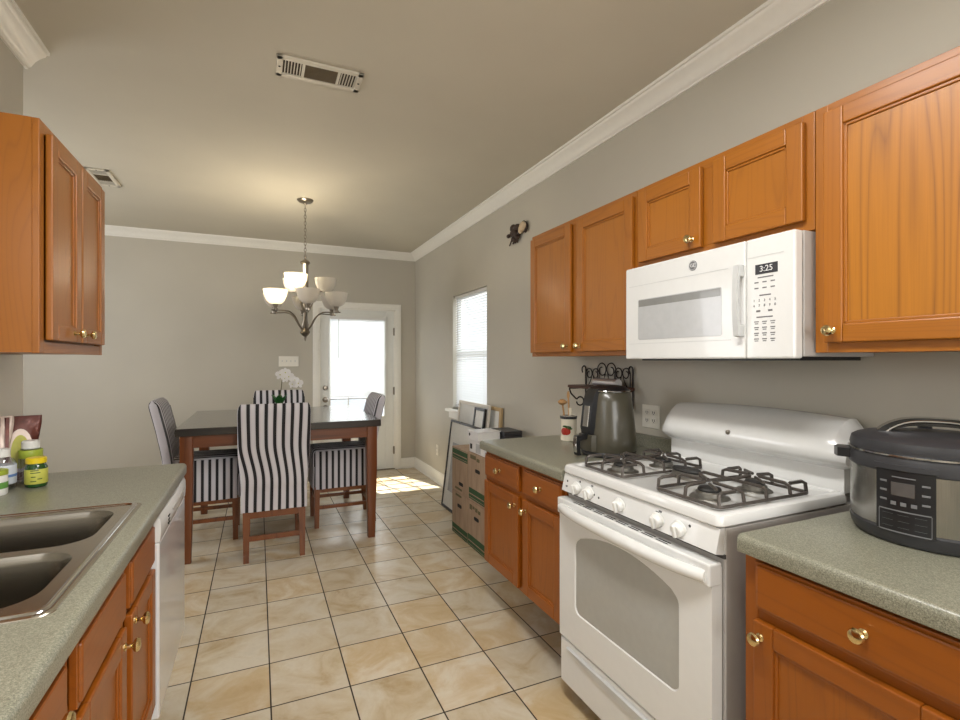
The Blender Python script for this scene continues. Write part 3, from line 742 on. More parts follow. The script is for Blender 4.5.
# backguard
prof = [(1.70, .936), (1.70, 1.012), (1.676, 1.024), (1.652, 1.034), (1.640, 1.052), (1.644, 1.078), (1.662, 1.112), (1.690, 1.142), (1.718, 1.162), (1.742, 1.170), (1.780, 1.168), (1.80, 1.15), (1.80, .936)]
lp = []
for i in range(25):
    u = i / 24; q = abs(2 * u - 1); y = RY0 - .012 + (RY1 - RY0 + .02) * u
    e = 1 - max(0, (q - .90) / .10) ** 2 * .30
    ar = .018 * (1 - q * q)
    l_ = []
    for x, z in prof:
        zz = z; xx = x; yy = y
        if z > 1.02:
            zz = 1.02 + (z - 1.02) * (e + ar * 5); xx = x + (1.80 - x) * (1 - e) * .5
        else:
            yy = RY0 + .012 + (RY1 - RY0 - .024) * u
        l_.append((xx, yy, zz))
    lp.append(l_)
bgd = build('backguard', MB().loft(lp), 'white_app', t, smooth=45)
build('emblem', MB().lathe([(.009, -.004), (.009, .002), (.006, .003), (0, .003)], (1.643, 1.343, 1.085), '-x', 18), 'nickel', bgd)
# burners + grates
ZG = .982
def burner(x, y, r, name='burner'):
    bo = build(name, MB().lathe([(r * 1.5, ZK - .006), (r * 1.45, ZK - .003), (r * 1.05, ZK), (r, ZK + .012), (r * .9, ZK + .015), (0, ZK + .015)], (x, y, 0), 'z', 22), 'burner_al', t)
    build('burner_cap', MB().lathe([(r * .82, ZK + .015), (r * .86, ZK + .02), (r * .8, ZK + .025), (0, ZK + .026)], (x, y, 0), 'z', 22), 'burner', bo)
BX0, BX1 = 1.278, 1.482
for y in (1.110, 1.510):
    burner(BX0, y, .040); burner(BX1, y, .036)
bo = build('burner', MB().loft([[(1.41 + .030 * s_ * math.cos(a), 1.3225 + .062 * s_ * math.sin(a), z) for a in [2 * PI * k / 24 for k in range(24)]] for s_, z in ((1.25, ZK - .006), (1.1, ZK), (1.0, ZK + .018))]), 'burner_al', t)
build('burner_cap', MB().loft([[(1.41 + .028 * s_ * math.cos(a), 1.3225 + .062 * s_ * math.sin(a), z) for a in [2 * PI * k / 24 for k in range(24)]] for s_, z in ((.95, ZK + .018), (1.05, ZK + .024), (.9, ZK + .031))]), 'burner', bo)
def grate(y0, y1):
    x0, x1 = 1.178, 1.572; ym = (y0 + y1) / 2; zb = ZK + .001
    g = MB(); r = .0058
    cr = .02
    fr = []
    for cx, cy, a in ((x1 - cr, y1 - cr, 0), (x0 + cr, y1 - cr, 90), (x0 + cr, y0 + cr, 180), (x1 - cr, y0 + cr, 270)):
        for k in range(4): q = R(a + 90 * k / 3); fr.append((cx + cr * math.cos(q), cy + cr * math.sin(q), zb + .004))
    g.tube(fr, .0055, 6, closed=True)
    g.tube([((x0 + x1) / 2, y0, zb + .004), ((x0 + x1) / 2, y0 + .004, ZG - .006), ((x0 + x1) / 2, y0 + .018, ZG), ((x0 + x1) / 2, y1 - .018, ZG), ((x0 + x1) / 2, y1 - .004, ZG - .006), ((x0 + x1) / 2, y1, zb + .004)], r, 6)
    for bx in (BX0, BX1):
        for a in (0, 90, 180, 270):
            dx, dy = round(math.cos(R(a))), round(math.sin(R(a)))
            if dx: ex = (x1 if dx > 0 else x0) if (bx == BX1) == (dx > 0) else (x0 + x1) / 2; ey = ym
            else: ex = bx; ey = y1 if dy > 0 else y0
            pi_ = (bx + dx * .018, ym + dy * .018)
            if abs(ex - (x0 + x1) / 2) < 1e-6: pts = [(ex, ey, ZG), (pi_[0], pi_[1], ZG + .003)]
            else: pts = [(ex, ey, zb + .004), (ex - dx * .004, ey - dy * .004, ZG - .006), (ex - dx * .018, ey - dy * .018, ZG), (pi_[0], pi_[1], ZG + .003)]
            g.tube(pts, r, 6)
        g.tube([(bx + .02, ym + .02, ZG + .002), (bx + .055, ym + .075, ZG)], r * .9, 6).tube([(bx - .02, ym - .02, ZG + .002), (bx - .055, ym - .075, ZG)], r * .9, 6)
    for x, y in ((x0, y0), (x1, y0), (x0, y1), (x1, y1)):
        sx, sy = (1 if x == x0 else -1), (1 if y == y0 else -1)
        g.tube([(x + sx * .006, y + sy * .006, zb), (x + sx * .008, y + sy * .008, ZG - .006), (x + sx * .02, y + sy * .012, ZG), (x + sx * .075, y + sy * .012, ZG)], r, 6)
    build('grate', g, 'iron', t, smooth=60)
grate(.990, 1.235); grate(1.395, 1.622)

# ================================================================ MICROWAVE
t = thing('microwave', 'white over-the-range microwave under the short oak cabinet', 'microwave', (1.6, 1.31, 1.36))
MY0, MY1, MZ0, MZ1 = .944, 1.678, 1.366, 1.747
XM = 1.435
build('body', MB().box(1.475, XW - .002, MY0, MY1, MZ0 + .006, MZ1, .003), 'side_gray', t)
build('vent_grille', MB().box(1.50, XW - .02, MY0 + .03, MY1 - .03, MZ0 - .006, MZ0 + .006), 'black', t)
YD = 1.106
dr = build('door', MB().box(XM, 1.472, YD + .001, MY1, MZ0, MZ1, .006), 'white_app', t)
build('door_line', MB().box(XM - .0006, XM + .002, 1.172, 1.655, 1.667, 1.6695).box(XM - .0006, XM + .002, 1.160, 1.655, 1.428, 1.4300), 'gray_handle', dr)
wl = rrect(1.196, 1.600, 1.445, 1.610, .008, 0)
build('door_window', MB().prism([(p[0], p[1]) for p in wl], 'x', XM - .0012, XM + .004), 'mw_glass', dr)
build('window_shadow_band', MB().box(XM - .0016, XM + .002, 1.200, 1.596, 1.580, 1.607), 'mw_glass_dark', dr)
hp = []
for i in range(13):
    u = i / 12; hp.append((XM - .022 - .008 * math.sin(PI * u), 1.120, 1.668 - .228 * u))
hb = MB()
lp = []
for i, (x, y, z) in enumerate(hp): lp.append([(x - .006, y - .009, z), (x + .006, y - .009, z), (x + .006, y + .009, z), (x - .006, y + .009, z)])
hb.loft(lp).box(XM - .026, XM + .001, 1.110, 1.130, 1.630, 1.670, .004).box(XM - .026, XM + .001, 1.110, 1.130, 1.437, 1.477, .004)
build('handle', hb, 'gray_handle', dr)
em = build('emblem', MB().lathe([(.018, 0), (.018, .002), (.0165, .0026), (0, .0026)], (XM, 1.318, 1.703), '-x', 24), 'print', dr)
lg = text_mesh('GE', .018, facing(-1, (XM - .0030, 1.318, 1.703)))
lg.tube([(XM - .003, 1.318 + .0155 * math.cos(a), 1.703 + .0155 * math.sin(a)) for a in [2 * PI * k / 24 for k in range(24)]], .0007, 5, closed=True)
build('emblem_script', lg, 'print_light', em)
cpn = build('control_panel', MB().box(XM, 1.472, MY0 + .001, YD - .001, MZ0, MZ1, .006), 'white_app', t)
build('panel_line', MB().box(XM - .0006, XM + .002, .980, YD - .004, 1.6855, 1.6875), 'gray_handle', cpn)
build('display', MB().box(XM - .001, XM + .003, .998, 1.072, 1.630, 1.661), 'display', cpn)
build('clock_digits', text_mesh('3:25', .026, facing(-1, (XM - .0013, 1.035, 1.6455))), 'print_light', cpn)
pr = MB()
for j, z in enumerate((1.618, 1.603, 1.585)):
    if j == 0: pr.box(XM - .0004, XM + .001, 1.012, 1.064, z, z + .004)
    else:
        for y in (1.014, 1.041, 1.068): pr.box(XM - .0004, XM + .001, y - .007, y + .007, z, z + .004)
pr.box(XM - .0004, XM + .001, 1.020, 1.058, 1.562, 1.566).box(XM - .0004, XM + .001, 1.014, 1.068, 1.494, 1.498)
for y in (1.062, 1.022): pr.box(XM - .0004, XM + .001, y - .007, y + .007, 1.512, 1.518)
for z in (1.480, 1.462, 1.444, 1.426):
    for y in (1.014, 1.041, 1.068):
        pr.box(XM - .0004, XM + .001, y - .008, y + .008, z, z + .0035).box(XM - .0004, XM + .001, y - .006, y + .006, z - .006, z - .003)
build('key_print', pr, 'print', cpn)
dg = MB()
for r_, ds in enumerate(('12345', '67890')):
    for i, ch in enumerate(ds): dg.merge(text_mesh(ch, .011, facing(-1, (XM - .0006, 1.076 - i * .0175, 1.548 - r_ * .016))))
build('number_keys', dg, 'print', cpn)

# ================================================================ COUNTER THINGS, RIGHT SIDE
# ---- air fryer
fx, fy = 1.525, 1.905
t = thing('air_fryer', 'olive-gray air fryer with chrome-edged control strip by the range', 'air fryer', (fx, fy, .914))
def oct_loop(r, z, n=28, flat=.0, cx=fx, cy=fy): return [(cx + r * math.cos(2 * PI * k / n), cy + r * math.sin(2 * PI * k / n), z) for k in range(n)]
build('base', MB().loft([oct_loop(.116, .9142), oct_loop(.126, .920), oct_loop(.129, .934), oct_loop(.126, .938)]), 'black_soft', t)
build('body', MB().loft([oct_loop(.125, .936), oct_loop(.130, .944), oct_loop(.128, 1.00), oct_loop(.120, 1.09), oct_loop(.109, 1.17), oct_loop(.102, 1.205), oct_loop(.093, 1.214)]), 'fryer', t)
build('lid', MB().loft([oct_loop(.096, 1.213), oct_loop(.098, 1.222), oct_loop(.080, 1.236), oct_loop(.05, 1.243)]), 'black', t)
build('lid_ring', MB().tube(oct_loop(.099, 1.217), .0035, 6, closed=True), 'chrome', t)
fa = R(184)   # front direction of the fryer (towards the aisle)
def fpt(r, side, z): return (fx + r * math.cos(fa) - side * math.sin(fa), fy + r * math.sin(fa) + side * math.cos(fa), z)
st_ = MB().loft([[fpt(r0, -hw, z), fpt(r0 + dd, -hw * .8, z), fpt(r0 + dd, hw * .8, z), fpt(r0, hw, z)] for r0, dd, hw, z in ((.108, .028, .040, 1.02), (.106, .036, .042, 1.05), (.095, .034, .042, 1.15), (.085, .030, .042, 1.20), (.07, .026, .04, 1.228))])
cs_ = build('control_strip', st_, 'black', t)
bt = MB()
for k in range(3): bt.ball(fpt(.128 - .010 * k, .012, 1.085 + .035 * k), .005, n=8)
bt.loft([[fpt(r0, -.020, z), fpt(r0 + .004, -.016, z), fpt(r0 + .004, .016, z), fpt(r0, .020, z)] for r0, z in ((.140, 1.055), (.134, 1.10), (.127, 1.15))])
build('touch_panel', bt, 'chrome', cs_)
build('basket', MB().loft([[fpt(.122, -.055, z), fpt(.122 + d, -.045, z), fpt(.122 + d, .045, z), fpt(.122, .055, z)] for d, z in ((.020, .945), (.022, .98), (.018, 1.018))]), 'fryer', t)
hn = MB().loft([[fpt(.135, -.016, z0), fpt(.135 + d, -.014, z0 - dz), fpt(.135 + d, .014, z0 - dz), fpt(.135, .016, z0)] for z0, d, dz in ((1.020, .055, .008), (1.000, .05, .008))])
hn.loft([[fpt(r0, -.013, z), fpt(r0 + .020, -.011, z), fpt(r0 + .020, .011, z), fpt(r0, .013, z)] for r0, z in ((.178, 1.015), (.182, .98), (.178, .935), (.172, .925))])
hd = build('basket_handle', hn, 'black', t)
build('handle_trim', MB().loft([[fpt(r0, -.0115, z), fpt(r0 + .004, -.009, z), fpt(r0 + .004, .009, z), fpt(r0, .0115, z)] for r0, z in ((.198, 1.013), (.202, .98), (.198, .94))]), 'chrome', hd)
# ---- wall rack with shelf
t = thing('scroll_rack', 'wrought-iron scroll wall rack with a brown wooden shelf', 'wall rack', (XW, 2.33, 1.2))
build('shelf', MB().box(1.70, XW - .006, 2.06, 2.505, 1.198, 1.215, .004), 'shelf_wood', t)
xr = XW - .014
for yc, rr, zt_ in ((2.150, .031, 1.318), (2.285, .040, 1.345), (2.415, .031, 1.312)):
    for f in (-1, 1):
        # an arch rising from the shelf, over a round top and curling back inside
        pts = [(xr, yc + f * rr * 2.0, 1.214), (xr, yc + f * rr * 2.05, zt_ - rr * 1.6)]
        for k in range(27):
            a = R(10 + 17 * k); q = rr * (1.0 - .62 * max(0, k - 8) / 18)
            pts.append((xr, yc + f * (rr * 1.03 + q * math.cos(a)), zt_ - rr + q * math.sin(a)))
        build('scroll', MB().tube(pts, .0034, 6).tube([(xr, yc + f * rr * .05, zt_ - rr), (xr, yc + f * rr * .5, zt_ - rr * 2.2), (xr, yc + f * rr * 1.2, 1.214)], .0028, 6), 'wrought', t)
for y in (2.075, 2.49):
    pts = [(XW - .008, y, 1.30)] + [(XW - .020 - .014 * math.cos(R(a)), y, 1.305 + .022 * math.sin(R(a))) for a in range(170, -60, -20)]
    br = MB().tube([(XW - .007, y, 1.10), (XW - .007, y, 1.31)], .005, 6).tube(pts, .0045, 6)
    br.tube([(1.704, y, 1.193), (1.716, y, 1.162), (1.752, y, 1.130)] + [(1.782 + .026 * math.cos(R(a)), y, 1.115 + .026 * math.sin(R(a))) for a in range(150, -200, -25)], .0045, 6)
    br.tube([(1.704, y, 1.194), (XW - .008, y, 1.194)], .004, 6)
    build('bracket', br, 'wrought', t)
tag(build('foil_roll', MB().tube([(1.752, 2.30, 1.2385), (1.735, 2.085, 1.2385)], [.023, .023], 16), 'foil'), 'shiny silver foil roll lying on the iron wall rack', 'foil')
# ---- utensil crock
cx, cy = 1.585, 2.325
t = thing('utensil_crock', 'cream ceramic crock with a red apple print', 'crock', (cx, cy, .914))
build('pot', MB().lathe([(.041, .9142), (.044, .918), (.045, 1.044), (.047, 1.050), (.044, 1.054), (.040, 1.048), (.039, .93), (0, .925)], (cx, cy, 0), 'z', 28), 'ceramic', t)
build('rim_band', MB().lathe([(.0462, 1.036), (.0472, 1.039), (.0482, 1.049), (.0472, 1.052)], (cx, cy, 0), 'z', 28), 'black_soft', t)
va = math.atan2(-cy, -cx) - R(22)
def on_pot(a, z, e=.0012): return (cx + (.0448 + e) * math.cos(va + a), cy + (.0448 + e) * math.sin(va + a), z)
ap = MB()
for c0, rr in ((-.16, .020), (.16, .020)):
    pts = [on_pot(c0 + rr / .041 * math.cos(q), .968 + rr * math.sin(q)) for q in [2 * PI * k / 16 for k in range(16)]]
    ap.add(pts + [on_pot(c0, .968, .003)], [(i, (i + 1) % 16, 16) for i in range(16)])
build('apple_print', ap, 'red', t)
lf = MB()
for c0, z0, rr in ((.35, .992, .010), (-.05, .996, .008), (.55, .984, .008)):
    pts = [on_pot(c0 + rr * 1.6 / .041 * math.cos(q), z0 + rr * .7 * math.sin(q), .002) for q in [2 * PI * k / 12 for k in range(12)]]
    lf.add(pts, [tuple(range(12))])
build('leaf_print', lf, 'green_dark', t)
def utensil(name, label, cat, dx, dy, lx, ly, zt, head, mat='spoon_wood'):
    b0 = Vector((cx + dx, cy + dy, .945)); tp = Vector((cx + lx, cy + ly, zt))
    t2 = thing(name, label, cat, b0, 0, 'kitchen utensils in the crock')
    build('handle', MB().tube([b0, b0.lerp(tp, .5), tp], [.0045, .005, .005], 8), mat, t2)
    build('head', head(tp, (tp - b0).normalized()), mat, t2)
def brush_head(p, d):
    m = MB().ball(p + d * .008, (.022, .024, .017))
    for k in range(12): a = 2 * PI * k / 12; m.ball(p + Vector((.018 * math.cos(a), .020 * math.sin(a), .008)), (.008, .008, .008), n=6)
    return m
utensil('kitchen_brush', 'round tan bristle brush leaning left in the apple crock', 'brush', -.006, .008, -.020, .030, 1.118, brush_head)
utensil('wooden_spoon', 'thin wooden spoon standing tallest in the apple crock', 'spoon', .006, -.004, .010, .016, 1.150, lambda p, d: MB().ball(p + d * .015, (.006, .012, .024)))
utensil('wooden_spatula', 'short pale spatula standing low in the apple crock', 'spatula', .008, -.006, .010, .000, 1.066, lambda p, d: MB().box(p.x - .004, p.x + .004, p.y - .018, p.y + .018, p.z - .012, p.z + .03, .003), 'ceramic')
# ---- pressure cooker
px, py, PR = 1.570, .676, .172
t = thing('pressure_cooker', 'black and steel electric pressure cooker on the near right countertop', 'pressure cooker', (px, py, .914))
def L(prof, **k): return MB().lathe([(r * PR / .17, z) for r, z in prof], (px, py, 0), 'z', 48, **k)
build('base', L([(.150, .914), (.160, .918), (.168, .932), (.171, .950), (.168, .956)]), 'black_soft', t)
build('shell', L([(.165, .954), (.1695, .956), (.1695, 1.092), (.165, 1.094)]), 'steel_cooker', t)
build('upper_ring', L([(.168, 1.088), (.173, 1.092), (.175, 1.118), (.172, 1.126), (.168, 1.128)]), 'black_soft', t)
build('steel_ring', L([(.173, 1.127), (.1755, 1.129), (.1755, 1.133), (.172, 1.135)]), 'chrome', t)
ld = build('lid', L([(.170, 1.135), (.172, 1.142), (.168, 1.160), (.158, 1.166), (.138, 1.172), (.09, 1.177), (0, 1.179)]), 'black_soft', t)
va = math.atan2(-py, -px)
ha = va + PI / 2 + R(8)
hx, hy = math.cos(ha), math.sin(ha)
lp = []
for i in range(19):
    u = -1 + 2 * i / 18; s_ = u * .115; h = 1.172 + .036 * (1 - abs(u) ** 3.2); w_ = .027
    lp.append([(px + hx * s_ - hy * w_ * k, py + hy * s_ + hx * w_ * k, h + dz) for k, dz in ((-1, -.014), (-.8, .006), (.8, .006), (1, -.014))])
build('lid_handle', MB().loft(lp), 'black_gloss', ld)
build('handle_trim', MB().tube([(px + hx * .100 * (-1 + 2 * i / 16) + hy * .028, py + hy * .100 * (-1 + 2 * i / 16) - hx * .028, 1.172 + .034 * (1 - abs(-1 + 2 * i / 16) ** 3.2)) for i in range(17)], .003, 6), 'chrome', ld)
build('steam_valve', MB().lathe([(.016, 1.168), (.016, 1.188), (.010, 1.195), (0, 1.196)], (px + .09, py + .06, 0), 'z', 14), 'black', ld)
for sgn in (1, -1):
    a = va + sgn * R(-83) ; c_ = Vector((px + .178 * math.cos(a), py + .178 * math.sin(a), 1.112))
    tx = Vector((-math.sin(a), math.cos(a), 0)); ox = Vector((math.cos(a), math.sin(a), 0))
    lpz = [[tuple(c_ + tx * q * .036 * w_ + ox * (o_ * .028)) for q, w_, o_ in ((-1, 1, -.2), (-1, .8, .8), (0, 1, 1.05), (1, .8, .8), (1, 1, -.2))] for _ in (0,)]
    lo = [Vector(p) - Vector((0, 0, .012)) for p in lpz[0]]; hi = [Vector(p) + Vector((0, 0, .012)) for p in lpz[0]]
    build('side_handle', MB().loft([lo, hi]), 'black', t)
# curved control face, in the direction of the aisle
def arcpatch(a0, a1, z0, z1, r, n=10, thick=.004):
    lp = []
    for i in range(n + 1):
        a = a0 + (a1 - a0) * i / n
        lp.append([(px + q * math.cos(a), py + q * math.sin(a), z) for q, z in ((r - thick, z0), (r, z0 + .002), (r, z1 - .002), (r - thick, z1))])
    return MB().loft(lp)
RF = PR + .004
ca = va - R(18)
def cw(deg): return ca - R(deg)      # positive = to the viewer's left
cpn = build('control_face', arcpatch(ca - R(19), ca + R(19), .948, 1.100, RF), 'black', t)
build('face_brow', arcpatch(ca - R(20.5), ca + R(20.5), 1.096, 1.112, RF + .003), 'black_soft', cpn)
build('screen', arcpatch(ca - R(8), ca + R(7), 1.035, 1.070, RF + .0008), 'display_gray', cpn)
mk = MB()
for s_ in (-1, 1):
    for k in range(3):
        a = ca + s_ * R(13.5); z = 1.068 - .022 * k
        mk.merge(arcpatch(a - R(2.4), a + R(2.4), z - .004, z + .004, RF + .0007, 4))
for k in (-1, 0, 1): mk.merge(arcpatch(ca + R(6.5 * k - 1.8), ca + R(6.5 * k + 1.8), 1.012, 1.024, RF + .0007, 4))
build('round_keys', mk, 'print', cpn)
mk = MB()
for j in range(3):
    for k in (-1, 0, 1): mk.merge(arcpatch(ca + R(10.5 * k - 3.6), ca + R(10.5 * k + 3.6), .990 - .015 * j, .9935 - .015 * j, RF + .0006, 4))
mk.merge(arcpatch(ca - R(16.5), ca + R(16.5), 1.0005, 1.0015, RF + .0007, 8)).merge(arcpatch(ca - R(16.5), ca + R(16.5), .9500, .9510, RF + .0007, 8))
mk.merge(arcpatch(ca - R(16.9), ca - R(16.5), .950, 1.0015, RF + .0007, 1)).merge(arcpatch(ca + R(16.5), ca + R(16.9), .950, 1.0015, RF + .0007, 1)).merge(arcpatch(ca - R(7.5), ca + R(7.5), 1.078, 1.084, RF + .0007, 6))
build('key_print', mk, 'print', cpn)

# ================================================================ BOTTLES AND POUCHES, LEFT COUNTER
def bottle(name, label, cat, x, y, parts):
    t = thing(name, label, cat, (x, y, .914))
    for pn, mat, prof in parts: build(pn, MB().lathe([(r, .914 + h) for r, h in prof], (x, y, 0), 'z', 26), mat, t)
    return t
t = bottle('jar', 'dark green jar with yellow lid and yellow-green label', 'jar', -.716, 2.24, [
    ('glass', 'jar_green', [(.024, 0), (.030, .004), (.0315, .012), (.0315, .070), (.028, .077), (.026, .080), (.026, .086), (0, .086)]),
    ('label', 'label_yellow', [(.0316, .014), (.0322, .015), (.0322, .064), (.0316, .065)]),
    ('lid', 'lid_yellow', [(.027, .084), (.029, .085), (.029, .101), (.026, .104), (0, .104)])])
lt = MB()
for z, a0, a1 in ((.974, -.5, .2), (.966, -.5, .35), (.952, -.45, -.05), (.944, .1, .5), (.937, -.5, 0)):
    va2 = math.atan2(-2.24, .716)
    lt.loft([[(-.716 + r * math.cos(va2 + a0 + (a1 - a0) * k / 5), 2.24 + r * math.sin(va2 + a0 + (a1 - a0) * k / 5), zz) for r, zz in ((.0320, z), (.0326, z), (.0326, z + .003), (.0320, z + .003))] for k in range(6)])
build('label_print', lt, 'green_dark', t)
bottle('tub', 'white tub with lime lid and green label at the counter edge', 'tub', -.800, 2.155, [
    ('pot', 'white_plastic', [(.034, 0), (.036, .004), (.036, .062), (.033, .068), (0, .068)]),
    ('label', 'green_print', [(.0361, .022), (.0367, .023), (.0367, .042), (.0361, .043)]),
    ('lid', 'lime', [(.036, .066), (.037, .067), (.037, .080), (.034, .083), (0, .083)])])
bottle('bottle', 'clear bottle with a pale blue label left of the green jar', 'bottle', -.808, 2.240, [
    ('glass', 'clear_plastic', [(.032, 0), (.037, .004), (.037, .090), (.030, .104), (.018, .110), (.018, .118), (0, .118)]),
    ('label', 'label_blue', [(.0372, .020), (.0378, .021), (.0378, .084), (.0372, .085)]),
    ('label_band', 'blue_print', [(.0379, .044), (.0383, .045), (.0383, .052), (.0379, .053)]),
    ('cap', 'white_plastic', [(.020, .112), (.021, .113), (.021, .138), (.018, .141), (0, .141)])])
bottle('bottle', 'white-capped bottle standing behind the green jar', 'bottle', -.764, 2.340, [
    ('glass', 'clear_plastic', [(.030, 0), (.034, .004), (.034, .110), (.028, .124), (.022, .128), (0, .128)]),
    ('label', 'lime', [(.0342, .090), (.0348, .091), (.0348, .118), (.0342, .119)]),
    ('cap', 'white_plastic', [(.024, .122), (.026, .123), (.026, .148), (.022, .152), (0, .152)])])
def pouch(name, label, x, y, wd, ht, rz, lean, mats_):
    t = thing(name, label, 'pouch', (x, y, .914), rz)
    lp = []
    for i in range(15):
        u = i / 14; w_ = wd * (.42 + .10 * u ** 2); d = .036 * (1 - u) ** .8 + .0035
        q = []
        for k in range(20):
            a = 2 * PI * k / 20; ca_, sa_ = math.cos(a), math.sin(a)
            q.append((w_ * math.copysign(abs(ca_) ** .6, ca_) + .004 * math.sin(9 * u + k), d * math.copysign(abs(sa_) ** .8, sa_) + lean * u + .004 * math.sin(14 * u + 2 * k) * u, ht * u))
        lp.append(q)
    build('bag', MB().loft(lp), mats_[0], t, local=True, smooth=60)
    return t, lp
t, lp = pouch('pouch', 'maroon foil pouch with yellow oval print behind the bottles', -.822, 2.425, .115, .235, R(18), .012, ['pouch'])
lat = MB()
for (uu, rx, rz_, m) in ((.46, .036, .080, 0), (.44, .026, .062, 1)):
    pts = []
    for k in range(24):
        a = 2 * PI * k / 24; z = .235 * uu + rz_ * math.sin(a); u = z / .235
        pts.append((rx * math.cos(a), -(.036 * (1 - u) ** .8 + .0035) + .012 * u - .004 - .0015 * m, z))
    lat.add(pts, [tuple(range(24))], m)
build('oval_print', lat, ['pouch_cream', 'label_yellow'], t, local=True)
cr = MB()
for i in range(5): cr.box(-.075, .075, .0055, .0065, .2 + i * .006, .2025 + i * .006)
t2, lp = pouch('pouch', 'tall cream and brown striped pouch at the left picture edge', -.862, 2.322, .10, .245, R(18), .010, ['pouch_cream'])
sp = MB()
for k in (-.034, -.012, .012, .034):
    sp.loft([[(k - .005 + .1 * k * (z / .245), -(.036 * (1 - z / .245) ** .8 + .0035) + .010 * z / .245 - .006, z), (k + .005 + .1 * k * (z / .245), -(.036 * (1 - z / .245) ** .8 + .0035) + .010 * z / .245 - .006, z), (k + .005, .0, z), (k - .005, .0, z)] for z in (.02, .08, .14, .2, .24)])
build('stripes', sp, 'pouch', t2, local=True)

# ================================================================ DINING TABLE, CHAIRS, ORCHID
TX0, TX1, TY0, TY1, TZ = -.500, .862, 3.775, 5.085, .908
t = thing('dining_table', 'counter-height dining table with dark top and reddish wood legs', 'table', ((TX0 + TX1) / 2, (TY0 + TY1) / 2, 0))
build('tabletop', MB().box(TX0, TX1, TY0, TY1, TZ - .052, TZ, .006), 'table_top', t)
lw = .078
for lx, ly in ((TX0 + .025, TY0 + .025), (TX1 - .025 - lw, TY0 + .025), (TX0 + .025, TY1 - .025 - lw), (TX1 - .025 - lw, TY1 - .025 - lw)):
    cxx, cyy = lx + lw / 2, ly + lw / 2
    build('leg', MB().loft([rrect(cxx - h, cxx + h, cyy - h, cyy + h, .006, z, 3) for h, z in ((.026, 0), (.039, .55), (.039, TZ - .052))]), 'table_wood', t)
build('rail', MB().box(TX0 + .10, TX1 - .10, TY0 + .035, TY0 + .057, TZ - .135, TZ - .052, .003), 'table_wood_x', t)
build('rail', MB().box(TX0 + .10, TX1 - .10, TY1 - .057, TY1 - .035, TZ - .135, TZ - .052, .003), 'table_wood_x', t)
build('rail', MB().box(TX0 + .035, TX0 + .057, TY0 + .10, TY1 - .10, TZ - .135, TZ - .052, .003), 'table_wood_y', t)
build('rail', MB().box(TX1 - .057, TX1 - .035, TY0 + .10, TY1 - .10, TZ - .135, TZ - .052, .003), 'table_wood_y', t)
